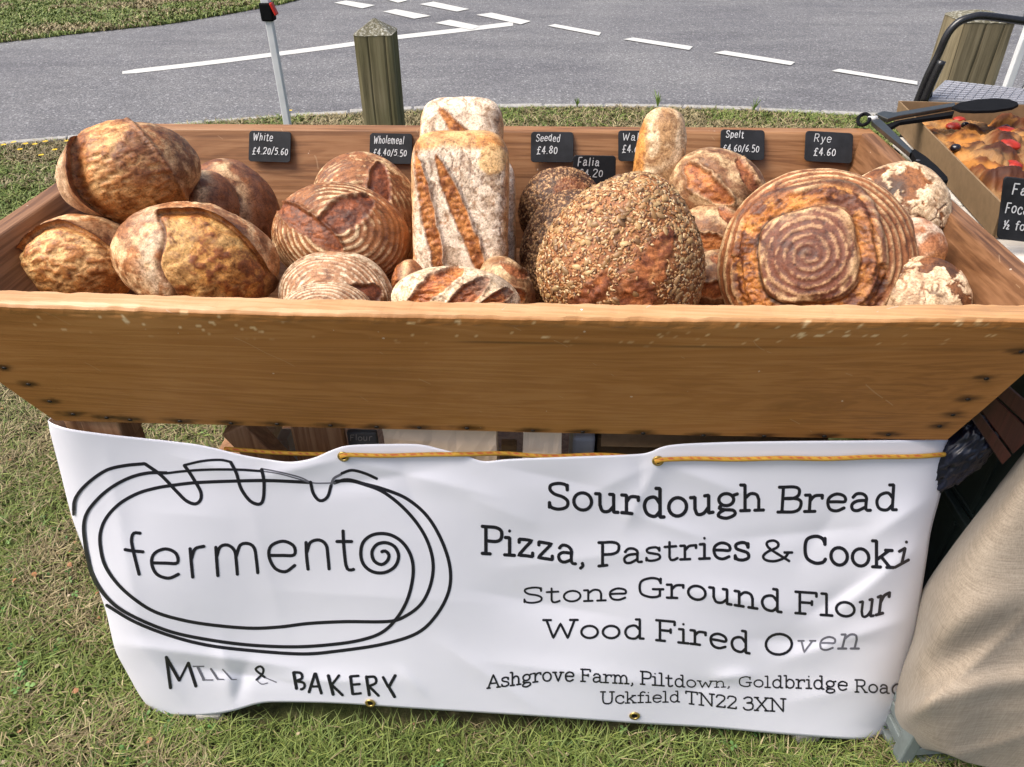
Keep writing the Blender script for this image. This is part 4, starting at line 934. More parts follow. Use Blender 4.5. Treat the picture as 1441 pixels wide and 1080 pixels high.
class Ink:
    """collects pen strokes given in 2-D and lays them on a surface"""
    def __init__(s, lay): s.lay = lay; s.V = []; s.F = []; s.k = 0
    def stroke(s, P, w, w2=None):
        P = np.asarray(P, float)
        keep = [0] + [i for i in range(1, len(P)) if np.linalg.norm(P[i] - P[i - 1]) > 1e-6]; P = P[keep]
        if len(P) < 2: P = np.vstack([P, P + [w * .1, 0]])
        T = np.gradient(P, axis=0); T /= np.linalg.norm(T, axis=1)[:, None] + 1e-9; N = np.column_stack([-T[:, 1], T[:, 0]])
        n = len(P); ww = np.full(n, w / 2)
        # rounded ends
        e0 = P[0] - T[0] * w * .32; e1 = P[-1] + T[-1] * w * .32
        P = np.vstack([e0, P, e1]); N = np.vstack([N[:1], N, N[-1:]]); ww = np.concatenate([[w * .22], ww, [w * .22]])
        b = len(s.V); s.k += 1; dz = (s.k % 9) * .00003
        for p, q, h in zip(P, N, ww):
            for sg in (-1, 0, 1): s.V.append(s.lay(p[0] + sg * q[0] * h, p[1] + sg * q[1] * h, dz))
        for i in range(len(P) - 1):
            for j in (0, 1): s.F.append((b + 3 * i + j, b + 3 * i + j + 1, b + 3 * i + 4 + j, b + 3 * i + 3 + j))
    def text(s, txt, x0, x1, base, cap, weight=.13, serif=True, slant=0, gap=.045, jitter=0):
        """base: [(x, y)...] baseline, cap: number or [(x, h)...]; pixel y grows downward"""
        gl = [(glyph(c, serif) if c != ' ' else (.35, [])) for c in txt]; tot = sum(g[0] for g in gl) + gap * (len(gl) - 1); kx = (x1 - x0) / tot; cur = x0
        bx = [b[0] for b in base]; by = [b[1] for b in base]
        for w, strokes in gl:
            for st in strokes:
                X = cur + st[:, 0] * kx; h = cap if np.isscalar(cap) else np.interp(X, [c[0] for c in cap], [c[1] for c in cap])
                Yb = np.interp(X, bx, by); jy = random.uniform(-jitter, jitter)
                s.stroke(np.column_stack([X + slant * st[:, 1] * h, Yb - st[:, 1] * h + jy]), weight * (cap if np.isscalar(cap) else np.mean(h)) if weight < .4 else weight)
            cur += (w + gap) * kx
    def build(s, name, mat, parent): 
        o = mk(name, s.V, s.F, mat); return under(o, parent) if parent else o

# ------------------------------------------------------------------ banner
top_e = catmull([(68, 592), (76, 597), (100, 604), (158, 612), (250, 622), (290, 628), (340, 640), (380, 647), (410, 650), (440, 645), (466, 634), (490, 627), (540, 625), (590, 625.5), (620, 632), (655, 641), (680, 649), (720, 646), (800, 643), (880, 640), (912, 637), (940, 627), (1000, 623), (1100, 621), (1220, 620), (1338, 619)], 8)
bot_e = catmull([(215, 1001), (232, 1006), (270, 1007), (302, 1005), (330, 1000), (365, 990), (400, 988), (480, 990), (600, 998), (760, 1008), (900, 1018), (1000, 1024), (1100, 1033), (1180, 1039), (1215, 1040), (1238, 1036), (1247, 1024)], 8)
lef_e = catmull([(68, 592), (72, 612), (85, 662), (101, 725), (118, 772), (135, 818), (149, 858), (157, 892), (164, 918), (180, 948), (198, 980), (215, 1001)], 8)
rig_e = catmull([(1338, 619), (1334, 650), (1322, 700), (1310, 745), (1303, 790), (1296, 835), (1287, 890), (1272, 950), (1262, 990), (1247, 1024)], 8)
def resample(E_, n):
    d = np.concatenate([[0], np.cumsum(np.linalg.norm(np.diff(E_, axis=0), axis=1))]); t = np.linspace(0, d[-1], n); return np.column_stack([np.interp(t, d, E_[:, 0]), np.interp(t, d, E_[:, 1])])
creases = [(560, 940, 600, 980, .004, 10), (620, 905, 760, 1000, .005, 14), (1020, 760, 1230, 740, -.004, 14), (880, 720, 1000, 760, .004, 12), (150, 640, 200, 900, .004, 16), (340, 660, 400, 900, .002, 20), (560, 640, 600, 760, -.004, 18),  # x0,y0,x1,y1, amplitude m (+ = toward the viewer), half width px
    (482, 645, 700, 700, .006, 16), (482, 645, 360, 672, .008, 14), (360, 672, 240, 640, .006, 18), (430, 690, 620, 660, -.006, 14),
    (926, 650, 880, 740, .010, 18), (926, 650, 820, 700, .006, 22), (900, 640, 905, 720, -.006, 16), (700, 655, 860, 690, -.006, 20), (926, 650, 1060, 700, .006, 18),
    (160, 905, 420, 940, .010, 15), (250, 935, 440, 965, -.010, 15), (300, 955, 560, 960, .008, 18), (190, 900, 260, 990, .006, 20), (330, 990, 350, 930, -.008, 12),
    (1290, 770, 1180, 860, .012, 20), (1240, 800, 1130, 870, -.008, 16), (1280, 870, 1100, 930, .010, 18), (1230, 905, 1050, 900, -.008, 18), (1310, 700, 1220, 760, .010, 22),
    (1190, 700, 1120, 800, -.005, 22), (960, 830, 1120, 860, .007, 20), (700, 800, 960, 770, .006, 26), (660, 830, 880, 870, -.006, 24), (1000, 955, 1060, 950, .010, 12), (940, 975, 1040, 960, -.006, 14),
    (680, 930, 1010, 975, .006, 18), (380, 830, 700, 850, .004, 30), (310, 900, 330, 1000, .006, 14), (200, 720, 330, 730, .003, 30), (660, 700, 760, 740, .005, 24), (1100, 990, 1250, 960, .006, 20)]
def wrinkle(px, p):
    w = 0.0
    for (x0, y0, x1, y1, a, hw) in creases:
        dx, dy = x1 - x0, y1 - y0; L2 = dx * dx + dy * dy; t = ((px - x0) * dx + (p - y0) * dy) / L2; tc = min(1, max(0, t))
        d = math.hypot(px - x0 - tc * dx, p - y0 - tc * dy); fall = math.sin(math.pi * min(1, max(.08, tc * .84 + .08)))
        w += .78 * a * fall * (.55 * math.exp(-(d / hw) ** 2) + .45 * math.exp(-d / (hw * .5)))
    w += .005 * math.sin(px * .017 + 1) * math.sin(p * .013) + .003 * math.sin(px * .006 + p * .021 + 2)
    ex = np.interp(p, rig_e[:, 1], rig_e[:, 0]) - px; w -= .05 * math.exp(-max(0, ex + 4) / 22)
    el_ = px - np.interp(p, lef_e[:, 1], lef_e[:, 0]); w -= .03 * math.exp(-max(0, el_ + 4) / 16)
    return w
def bpt(px, p, off=0.0):
    d = ray(px, p); w = wrinkle(px, p); Yy = .93
    for _ in range(7):
        P = CP + d * (Yy / d[1]); z = P[2]; Yy = .868 + np.clip((z - .03) / .70, 0, 1.1) * .118 - w
    Q = CP + d * ((Yy - off) / d[1]); return Q
BN = thing('banner', 'white vinyl bakery banner with black lettering tied under the trough', 'banner', (0, .93, .04))
nx, ny = 270, 112
Tn, Bn, Ln, Rn = resample(top_e, nx + 1), resample(bot_e, nx + 1), resample(lef_e, ny + 1), resample(rig_e, ny + 1)
# resample top & bottom by x so that columns stay upright
V = []; 
for j in range(ny + 1):
    t = j / ny
    row = []
    for i in range(nx + 1):
        s_ = i / nx
        P = (1 - t) * Tn[i] + t * Bn[i] + (1 - s_) * Ln[j] + s_ * Rn[j] - ((1 - s_) * (1 - t) * Tn[0] + s_ * (1 - t) * Tn[-1] + (1 - s_) * t * Bn[0] + s_ * t * Bn[-1])
        row.append(bpt(P[0], P[1]))
    # returns behind both edges
    a, b = row[0], row[-1]
    row = [a + np.array([.015, .12, 0]), a + np.array([.002, .035, 0])] + row + [b + np.array([-.002, .04, 0]), b + np.array([-.022, .12, 0]), b + np.array([-.04, .24, .0])]
    V += row
K = nx + 6
F = [(i * K + j, (i + 1) * K + j, (i + 1) * K + j + 1, i * K + j + 1) for i in range(ny) for j in range(K - 1)]
sheet = mk('banner_sheet', V, F, M_VINYL, smooth=True); sm = sheet.modifiers.new('thick', 'SOLIDIFY'); sm.thickness = .0008; sm.offset = -1
under(sheet, BN)
bm = bmesh.new(); bm.from_mesh(sheet.data); bm.faces.ensure_lookup_table()
if bm.faces[len(bm.faces) // 2].normal.y > 0: bmesh.ops.reverse_faces(bm, faces=bm.faces)
bm.to_mesh(sheet.data); bm.free(); sheet.data.polygons.foreach_set('use_smooth', [True] * len(sheet.data.polygons))

def lay(x, y, dz):
    e_ = max(0, min(np.interp(y, rig_e[:, 1], rig_e[:, 0]) - x, x - np.interp(y, lef_e[:, 1], lef_e[:, 0])))
    return bpt(x, y, .0011 + .0045 * math.exp(-e_ / 16) + dz)
def Z1(L_): return [(60 + L_[i] / 2.402, 600 + L_[i + 1] / 2.402) for i in range(0, len(L_), 2)]
ink = Ink(lay)
W = 4.7
# loaf drawing: three loose loops
ink.stroke(catmull(Z1([104, 285, 108, 250, 130, 215, 170, 178, 220, 147, 280, 133, 345, 127]), 4), W)
ink.stroke(catmull(Z1([345, 127, 400, 166, 450, 218, 485, 252, 515, 263, 533, 250, 535, 225, 520, 195, 495, 155, 478, 132]), 4), W)
ink.stroke(catmull(Z1([478, 132, 540, 118, 600, 114, 635, 121]), 4), W * .75)
ink.stroke(catmull(Z1([635, 121, 655, 160, 670, 210, 700, 252, 730, 264, 745, 248, 748, 190, 740, 145]), 4), W)
thin = Ink(lay)
thin.stroke(catmull(Z1([742, 144, 800, 155, 870, 173, 905, 190]), 4), 2.0); thin.stroke(catmull(Z1([742, 152, 800, 161, 870, 180, 915, 192, 990, 192]), 4), 1.8)
ink.stroke(catmull(Z1([905, 188, 915, 228, 937, 252, 962, 240, 975, 200]), 4), W * .95)
thin.stroke(catmull(Z1([975, 203, 983, 178, 1010, 162]), 4), 3.6)
ink.stroke(catmull(Z1([1010, 160, 1045, 149, 1090, 160, 1130, 178]), 4), W * .85)
ink.stroke(catmull(Z1([420, 158, 360, 158, 300, 172, 240, 202, 190, 242, 150, 292, 138, 340, 143, 400, 150, 440, 165, 500, 200, 560, 250, 610, 330, 655, 440, 697, 560, 722, 700, 740, 850, 746, 980, 738, 1080, 722, 1150, 695, 1200, 645, 1235, 580, 1252, 500, 1245, 440, 1215, 392, 1170, 366, 1120, 366, 1085, 390, 1075, 430, 1085, 468, 1115, 492, 1155, 495, 1190, 475, 1203, 440, 1190, 408, 1160, 394, 1130, 400, 1113, 425, 1120, 455, 1145, 468, 1165, 455, 1170, 435, 1158, 422, 1145, 425]), 4), W)
ink.stroke(catmull(Z1([420, 159, 480, 152, 560, 147, 660, 147, 740, 152]), 4), W * .75)
ink.stroke(catmull(Z1([900, 190, 760, 184, 640, 186, 520, 191, 440, 200, 380, 210, 320, 228, 260, 262, 215, 310, 195, 360, 195, 410, 210, 470, 250, 530, 310, 585, 380, 628, 470, 655, 570, 672, 700, 683, 800, 679, 900, 667, 1020, 661, 1170, 660, 1230, 640, 1280, 600, 1310, 540, 1320, 470, 1305, 400, 1270, 335, 1215, 272, 1150, 222, 1090, 198, 1040, 185, 990, 186]), 4), W)
ink.stroke(catmull(Z1([985, 192, 1030, 181, 1090, 196, 1150, 212, 1230, 245, 1300, 305, 1350, 390, 1377, 480, 1372, 560, 1330, 640, 1265, 700, 1150, 737, 1000, 760, 880, 770, 720, 760, 560, 741, 430, 708, 310, 661, 215, 605]), 4), W)
ink.stroke(catmull(Z1([104, 262, 104, 300]), 4), W * .8)
# the word in rounded monoline
for L_ in ([330, 362, 308, 362, 300, 385, 308, 430, 326, 502], [277, 417, 300, 421, 340, 425], [370, 462, 415, 463, 455, 462, 450, 430, 415, 415, 378, 430, 368, 462, 385, 500, 425, 514, 460, 500],
           [498, 413, 502, 460, 507, 512], [502, 450, 515, 415, 546, 406], [585, 408, 588, 455, 592, 507], [588, 440, 600, 408, 625, 402, 648, 420, 654, 455, 658, 502], [654, 440, 668, 402, 695, 397, 715, 412, 722, 450, 727, 497],
           [768, 437, 810, 437, 850, 435, 848, 405, 812, 389, 772, 405, 765, 440, 785, 480, 820, 492, 853, 470], [890, 392, 892, 440, 897, 485], [893, 425, 905, 393, 935, 385, 958, 402, 964, 440, 968, 484], [1015, 353, 1018, 410, 1025, 470, 1035, 486, 1052, 484], [993, 390, 1020, 390, 1046, 390]):
    ink.stroke(catmull(Z1(L_), 4), W * .98)
# mill & bakery, hand-drawn capitals
for L_, w in (([418, 780, 432, 886], 4.5), ([418, 782, 462, 860], 4.6), ([462, 860, 492, 800], 3.4), ([492, 800, 518, 880], 4.6),
              ([848, 832, 858, 888], 4.6), ([920, 836, 900, 900], 4.2), ([922, 836, 942, 904], 4.2), ([908, 880, 936, 880], 3.4), ([965, 842, 982, 908], 4.6), ([1002, 842, 976, 876], 3.6), ([976, 874, 1014, 910], 3.8),
              ([1040, 846, 1048, 906], 4.4), ([1040, 846, 1068, 844], 3.6), ([1046, 874, 1072, 872], 3.6), ([1048, 906, 1076, 903], 3.6), ([1094, 846, 1104, 910], 4.4), ([1150, 848, 1168, 882], 3.8), ([1192, 842, 1170, 882, 1190, 916], 4.4)):
    P_ = Z1(L_); ink.stroke(catmull(P_[:2], 3) if len(P_) == 2 else np.vstack([catmull(P_[:2], 3), catmull(P_[1:], 3)]), w)
ink.stroke(catmull(Z1([850, 832, 872, 835, 876, 852, 856, 862]), 3), 3.8); ink.stroke(catmull(Z1([856, 862, 882, 868, 884, 884, 872, 890]), 3), 3.6)
ink.stroke(catmull(Z1([1096, 848, 1122, 848, 1126, 868, 1100, 880]), 3), 3.8); ink.stroke(catmull(Z1([1104, 880, 1136, 912]), 3), 3.8)
ink.stroke(catmull(Z1([752, 850, 722, 826, 722, 818, 736, 812, 746, 822, 742, 838, 722, 858]), 3), 3.2)
for L_, w in (([508, 812, 545, 812], 1.8), ([524, 814, 545, 858], 3.6), ([540, 858, 575, 858], 1.8), ([568, 820, 592, 856], 3.0), ([592, 856, 612, 856], 1.6), ([608, 822, 638, 856], 2.0), ([638, 857, 655, 856], 1.2)): thin.stroke(catmull(Z1(L_), 3), w)
thin.stroke(catmull(Z1([722, 858, 740, 872, 760, 868]), 3), 1.4); thin.stroke(catmull(Z1([752, 850, 790, 866]), 3), 1.5)

T_ = ink.text
T_('Sourdough', 770, 1075, [(770, 716), (830, 719), (880, 722), (930, 728), (975, 726), (1010, 720), (1075, 718)], [(770, 36), (900, 38), (930, 40), (1075, 35)])
T_('Bread', 1094, 1263, [(1094, 721), (1263, 717.5)], 35, slant=.06)
T_('Pizza,', 678, 824, [(678, 779), (740, 783), (780, 789), (824, 796)], [(678, 38), (824, 34)])
T_('Pastries', 842, 1056, [(842, 797), (880, 793), (920, 789), (1000, 786), (1056, 789)], [(842, 33), (920, 27), (980, 30), (1056, 37)])
T_('&', 1071, 1113, [(1071, 790), (1113, 790)], 29)
T_('Cook', 1130, 1258, [(1130, 791), (1180, 796), (1258, 799)], [(1130, 38), (1258, 36)])
T_('i', 1259, 1279, [(1259, 799), (1279, 788)], 33, slant=.22)
T_('Stone', 735, 883, [(735, 849), (800, 847), (883, 844)], [(735, 21), (883, 24)])
T_('Ground', 897, 1101, [(897, 840), (960, 842), (1010, 848), (1060, 856), (1101, 862)], [(897, 26), (1000, 30), (1101, 31)])
T_('Flo', 1119, 1205, [(1119, 863), (1205, 869)], 30)
T_('ur', 1207, 1250, [(1207, 869), (1228, 867), (1250, 861)], [(1207, 32), (1250, 42)], .11, slant=.12)
T_('Wood', 764, 907, [(764, 898), (907, 899)], [(764, 25), (907, 27)])
T_('Fired', 923, 1056, [(923, 901), (980, 907), (1056, 920)], [(923, 28), (1056, 30)])
T_('O', 1075, 1117, [(1075, 922), (1117, 921)], 29)
for ch_, xa, xb, yb_, hh_ in (('v', 1119, 1144, 918, 24), ('e', 1149, 1174, 915, 27), ('n', 1179, 1209, 913, 30)):
    g_ = Ink(lay); g_.text(ch_, xa, xb, [(xa, yb_), (xb, yb_)], hh_, .105, slant=.25); g_.build('grey_letter', M_GREYINK, BN)
T_('Ashgrove', 685, 808, [(685, 969), (720, 965), (760, 959), (808, 959)], [(685, 18), (808, 19)])
T_('Farm,', 817, 892, [(817, 959), (892, 963)], [(817, 17), (892, 17)])
T_('Piltdown,', 901, 1028, [(901, 963), (940, 966), (985, 968), (1028, 967)], [(901, 18), (950, 17), (985, 14), (1028, 12)])
T_('Goldbridge', 1039, 1193, [(1039, 966), (1090, 968), (1140, 969), (1193, 972)], [(1039, 13), (1070, 15), (1120, 18), (1193, 18)])
T_('Roa', 1203, 1252, [(1203, 974), (1252, 976)], 17)
ink.stroke(catmull([(1264, 963), (1260, 964), (1256, 969), (1257, 975), (1262, 978)], 3), 2.3)
T_('Uckfield', 845, 957, [(845, 991), (900, 989), (957, 988)], [(845, 17), (900, 15), (957, 15)])
T_('TN22', 964, 1037, [(964, 990), (1000, 994), (1037, 998)], 17)
T_('3XN', 1045, 1106, [(1045, 999), (1106, 1002)], 18)
ink.build('black_lettering', M_INK, BN); stuff(thin.build('faint_print', M_GREYINK, BN))
# eyelets
def eyelet(px, p, r, ax=None):
    P = bpt(px, p, .0025); V = []; F = []; R_, r2 = r, r * .5
    for k in range(20):
        a = k * math.pi / 10
        for q in range(6):
            b = q * math.pi / 3; rr = (R_ + r2) / 2 + (R_ - r2) / 2 * math.cos(b); V.append((P[0] + rr * math.cos(a), P[1] - .0018 * math.sin(b) + .12 * rr * math.sin(a), P[2] + rr * math.sin(a)))
    F = [(k * 6 + q, k * 6 + (q + 1) % 6, ((k + 1) % 20) * 6 + (q + 1) % 6, ((k + 1) % 20) * 6 + q) for k in range(20) for q in range(6)]
    e_ = under(mk('eyelet', V, F, M_BRASS, smooth=True), BN)
    V = [(P[0] + r2 * 1.1 * math.cos(k * .6283), P[1] + .0006 + .12 * r2 * math.sin(k * .6283), P[2] + r2 * 1.1 * math.sin(k * .6283)) for k in range(10)]
    under(mk('eyelet_hole', V, [tuple(range(10))], M_BLACK), BN)
for x, y in ((483, 643), (926, 649), (521, 990), (893, 1008)): eyelet(x, y, .0115 if y > 900 else .0105)
# rope
def ropecol(acc, u):
    a = (acc * 160 + u * 2) % 1; f = (math.sin(acc * 380 + u * 6.28) > .2)
    return (.42, .06, .03) if f and (.25 < u < .5 or .75 < u < 1) else (.58, .33, .045) if a < .5 else (.5, .27, .035)
def rope(px, lab, r=.0042, close=None, off=lambda x: .008):
    P = catmull(px, 5); pts = [bpt(x, y + .6 * math.sin(x * .05), off(x)) for x, y in P]
    if close: pts += close(pts[-1])
    return tag(tube('rope', pts, r, M_ROPE, seg=8, colf=ropecol), lab, 'rope', 'rope runs tying the banner')
def rope_free(px, Y, lab):
    P = catmull(px, 5); return tag(tube('rope', [py(x, y, Y(x) if callable(Y) else Y) for x, y in P], .0042, M_ROPE, seg=8, colf=ropecol), lab, 'rope', 'rope runs tying the banner')
rope_free([(316, 632), (400, 638), (480, 640)], lambda x: 1.02 - (x > 470) * .03, 'yellow rope passing behind the sagging left top edge of the banner')
rope([(481, 645), (488, 641), (580, 641), (690, 638.5), (760, 642), (840, 641), (905, 644), (920, 648)], 'yellow rope running right from the middle eyelet across the banner top', off=lambda x: float(np.interp(x, [640, 720], [.008, -.016])))
rope([(924, 651), (932, 647), (1040, 646), (1180, 645), (1290, 642), (1330, 640)], 'yellow rope across the banner top right, wrapped round its corner', close=lambda e: [e + np.array(v) for v in ((.012, .012, .0), (.016, .03, .004), (.008, .05, .01), (-.03, .055, .012))])

# ------------------------------------------------------------------ trestle, feet and things below
TS = thing('trestle', 'dark wooden trestle frame carrying the trough', 'trestle', (-.08, 1.2, 0))
def bar(name, A, B, w, d, mat, root, bw=.003):
    A = Vector(tuple(map(float, A))); B = Vector(tuple(map(float, B))); D_ = (B - A).normalized(); X_ = D_.cross(Vector((0, 1, 0))); X_ = (Vector((1, 0, 0)) if X_.length < .2 else X_.normalized()); Y_ = D_.cross(X_).normalized()
    c8 = [A - X_ * w / 2 - Y_ * d / 2, A + X_ * w / 2 - Y_ * d / 2, A + X_ * w / 2 + Y_ * d / 2, A - X_ * w / 2 + Y_ * d / 2]; c8 += [v + (B - A) for v in c8]
    o = mk(name, c8, HEXF, mat); bm = bmesh.new(); bm.from_mesh(o.data); bmesh.ops.recalc_face_normals(bm, faces=bm.faces); bm.to_mesh(o.data); bm.free(); bevel(o, bw); return under(o, root)
box_ = lambda n, c, s, m, root, **k: under(box(n, c, s, m, **k), root)
P = py(104, 602, 1.035); box_('cross_beam', (-.775, 1.34, .708), (.07, .68, .062), MW_LEG, TS, bw=.004)
box_('side_plate', (-.83, 1.34, .69), (.032, .66, .085), MW_LEG, TS, bw=.003)
box_('cross_beam', (.62, 1.34, .708), (.07, .68, .062), MW_LEG, TS, bw=.004)
bar('leg', (-.775, 1.05, .69), (-.705, .925, .03), .055, .045, MW_LEG, TS); bar('leg', (-.775, 1.62, .69), (-.70, 1.72, .0), .055, .045, MW_LEG, TS)
bar('leg', (.62, 1.05, .69), (.575, .925, .03), .055, .045, MW_LEG, TS); bar('leg', (.62, 1.62, .69), (.58, 1.72, .0), .055, .045, MW_LEG, TS)
A = py(338, 600, 1.08); B = py(385, 650, 1.08); bar('brace', A + (B - A) * -.1, A + (B - A) * 5.5, .055, .045, MW_LEG, TS)
A = py(446, 596, 1.1); box_('middle_board', (A[0], 1.1, .565), (.098, .025, .34), MW_LEG, TS, bw=.003)
for (x, y, lab) in ((297, 1009, 'pale weathered block under the left front trestle leg'), (1130, 1036, 'pale weathered block under the right front trestle leg')):
    P = pz(x, y, .0); tag(box('foot_block', (P[0], P[1] + .03, .012), (.055, .09, .034), M_STONE, bw=.006, rz=.1), lab, 'foot block', 'blocks under the trestle legs')
# stock on the grass under the trough
def paper_bag(x0, x1, ytop, Y, lab, mat=M_PAPER, lean=0, group='paper bags under the trough', zb=.392):
    a, b = py(x0, ytop, Y), py(x1, ytop, Y); w = b[0] - a[0]; h = (a[2] + b[2]) / 2; cx = (a[0] + b[0]) / 2; V = []
    n_ = 14; m_ = 16; r = np.random.default_rng(int(x0))
    for j in range(m_ + 1):
        z = zb + (h - zb) * j / m_; dp = .05 * (1 - .75 * (j / m_) ** 2)
        for k in range(4 * n_):
            s, u = divmod(k, n_); u = u / n_ * 2 - 1; c = [(u, -1), (1, u), (-u, 1), (-1, -u)][s]; fold = .006 if (c[1] and abs(c[0]) > .98) else 0
            V.append((cx + c[0] * w / 2 + lean * z, Y + .05 + c[1] * dp, z))
    V = np.array(V); nz = fbm(V * np.array([22, 22, 16]), 3, int(x0)) - .5; V[:, 1] += nz * .03; V[:, 0] += nz * .006; V[-4 * n_:, 2] += nz[-4 * n_:] * .01
    K = 4 * n_; F = [(i * K + k, i * K + (k + 1) % K, (i + 1) * K + (k + 1) % K, (i + 1) * K + k) for i in range(m_) for k in range(K)] + [tuple(range(K))[::-1]]
    o = mk('paper_bag', V, F, mat); so_ = o.modifiers.new('s', 'SOLIDIFY'); so_.thickness = .0012; return tag(o, lab, 'paper bag', group)
box_('shelf', (-.08, 1.3, .38), (1.36, .52, .022), MW_LEG, TS, bw=.002)
paper_bag(532, 697, 607, .985, 'wide brown paper bag standing under the middle of the trough')
paper_bag(735, 792, 611, .99, 'narrow pale paper bag right of the wide one under the trough', simple('pale_kraft', (.72, .6, .46), .7, 0, .2, .1, 18, .6))
CB = thing('cardboard_box', 'brown cardboard box with raised flap under the right half of the trough', 'box', (.3, 1.3, .392))
a, b = py(842, 632, 1.05), py(1000, 632, 1.05); w = .42; cx = a[0] + w / 2
box_('box_body', (cx, 1.26, (a[2] + .392) / 2), (w, .36, a[2] - .392), M_CARD, CB, bw=.002)
box_('flap', (cx, 1.07, a[2] + .022), (w - .01, .004, .05), M_CARD, CB, rx=-.5)
box_('flap', (cx - w / 2 + .012, 1.26, a[2] + .02), (.004, .34, .05), M_CARD, CB, ry=.25)
P = py(822, 617, 1.06); tag(box('plastic_tub', (P[0], 1.12, (P[2] + .392) / 2), (.042, .12, P[2] - .392), M_PLAST, bw=.006), 'white plastic container edge between the bags and the cardboard box', 'container')
SG = thing('chalkboard_sign', 'dark grey chalked board standing left of the wide paper bag under the trough', 'sign', (-.35, 1.12, .392))
a, b = py(488, 606, 1.12), py(530, 606, 1.12); h = a[2]
box_('board', ((a[0] + b[0]) / 2, 1.12, (h + .392) / 2), (b[0] - a[0], .012, h - .392), simple('grey_slate', (.16, .18, .2), .6), SG, bw=.003)
lk = Ink(lambda x, y, dz: py(x, y, 1.112 - dz))
lk.text('Flour', 492, 524, [(492, 620), (524, 620)], 8, .14, serif=False, jitter=.5); lk.text('oo', 500, 520, [(500, 631), (524, 631)], 8, .14, serif=False)
lk.build('chalk_writing', M_CHALK, SG)
P = py(374, 611, 1.2); tag(box('wood_block', (P[0], 1.23, (P[2] + .392) / 2), (.03, .05, P[2] - .392), MW_PINE, bw=.002), 'pale sawn pine post end beside the slanting brace under the trough', 'timber')
P = py(394, 620, 1.14); tag(box('metal_bracket', (P[0], 1.16, (P[2] + .392) / 2), (.024, .04, P[2] - .392), simple('galvanised', (.5, .5, .48), .5, .4), bw=.003, ry=.03), 'grey metal upright beside the pale pine post under the trough', 'bracket')
P = py(716, 627, 1.12); tag(box('bread_crate_slat', (P[0], 1.13, (P[2] + .392) / 2), (.03, .02, P[2] - .392), MW_PINE, bw=.002), 'thin pine slat upright between the two paper bags', 'timber')

# ------------------------------------------------------------------ price cards
def card(x0, y0, x1, y1, Yt, lab, lines, tilt=0, lean=.0, visible=None):
    """thin rounded slate; corners in photo pixels on the plane Y=Yt (lean = how far the foot stands forward)"""
    def lay_(x, y, dz):
        d = ray(x, y); t_ = (y - y0) / (y1 - y0); return CP + d * ((Yt - lean * t_ - dz) / d[1])
    P0 = lay_((x0 + x1) / 2, y1, 0); t = thing('price_card', lab, 'price card', P0, 'chalkboard price cards')
    cx, cy = (x0 + x1) / 2, (y0 + y1) / 2; hw, hh = (x1 - x0) / 2, (y1 - y0) / 2; R_ = 4.5 * (x1 - x0) / 60; ring = []
    ca, sa = math.cos(tilt), math.sin(tilt)
    for sx, sy, a0 in ((1, -1, -90), (1, 1, 0), (-1, 1, 90), (-1, -1, 180)):
        for k in range(5):
            a = math.radians(a0 + k * 22.5); ring.append((sx * (hw - R_) + R_ * math.cos(a), sy * (hh - R_) + R_ * math.sin(a)))
    rt = [(cx + x * ca - y * sa, cy + x * sa + y * ca) for x, y in ring]; n_ = len(rt)
    V = [lay_(x, y, .0) for x, y in rt] + [np.array(lay_(x, y, .0)) + np.array([0, .004, 0]) for x, y in rt]
    F = [tuple(range(n_)), tuple(range(n_, 2 * n_))[::-1]] + [(k, n_ + k, n_ + (k + 1) % n_, (k + 1) % n_) for k in range(n_)]
    o = mk('slate', V, F, M_SLATE); under(o, t); bevel(o, .0008, 1, 60)
    I = Ink(lambda x, y, dz: lay_(cx + (x - cx) * ca - (y - cy) * sa, cy + (x - cx) * sa + (y - cy) * ca, .0012 + dz))
    for (txt, a, b, yb, cap, wt) in lines: I.text(txt, a, b, [(a, yb), (a + (b - a) * .5, yb - .8), (b, yb + .3)], cap * 1.02, wt * .72 if x1 < 1400 else wt * .85, serif=False, jitter=.7, gap=.14, slant=.12)
    I.build('chalk_writing', M_CHALK, t); return t
card(350, 185.5, 409, 228.5, 1.762, 'black price card chalked White 4.20/5.60, leftmost on the back board', [('White', 355, 383, 199, 10.5, 1.5), ('£4.20/5.60', 355, 405, 218, 9.5, 1.6)], .03, .036)
card(520, 188.5, 580, 231, 1.762, 'black price card chalked Wholemeal above the ringed loaves', [('Wholemeal', 525, 568, 203, 10.5, 1.3), ('£4.40/5.50', 525, 572, 220, 9, 1.5)], .02, .036)
card(747, 186.5, 807, 229, 1.762, 'black price card chalked Seeded 4.80 above the dark seeded loaf', [('Seeded', 754, 788, 199, 9.5, 1.4), ('£4.80', 755, 784, 217, 10.5, 1.7)], .01, .036)
card(806.5, 219.5, 866.5, 262, 1.70, 'black price card chalked Falia 4.20, standing lower in front of its neighbours', [('Falia', 812, 843, 234, 11, 1.9), ('£4.20', 814, 848, 249.5, 10, 1.7)], .015, .01)
card(870, 184.5, 931, 227.5, 1.762, 'black price card chalked Walnut half hidden behind the upright ciabatta', [('Walnut', 875, 922, 198, 10, 1.3), ('£4.60', 875, 904, 215.5, 10.5, 1.5)], .0, .036)
card(955, 218, 1014, 258, 1.70, 'black price card chalked Baguette, almost hidden behind the walnut loaf', [('Baguette', 959, 1006, 229, 9, 1.5)], -.04, .01)
card(1014, 183.5, 1076, 225.5, 1.762, 'black price card chalked Spelt 4.60/6.50 above the walnut loaf', [('Spelt', 1021, 1046, 194.5, 9.5, 1.5), ('£4.60/6.50', 1017, 1068, 214, 9.5, 1.5)], .02, .036)
card(1133, 186.5, 1200, 229, 1.762, 'black price card chalked Rye 4.60, rightmost on the back board', [('Rye', 1144, 1169, 201, 11, 1.3), ('£4.60', 1145, 1176, 220, 10.5, 1.7)], .055, .036)

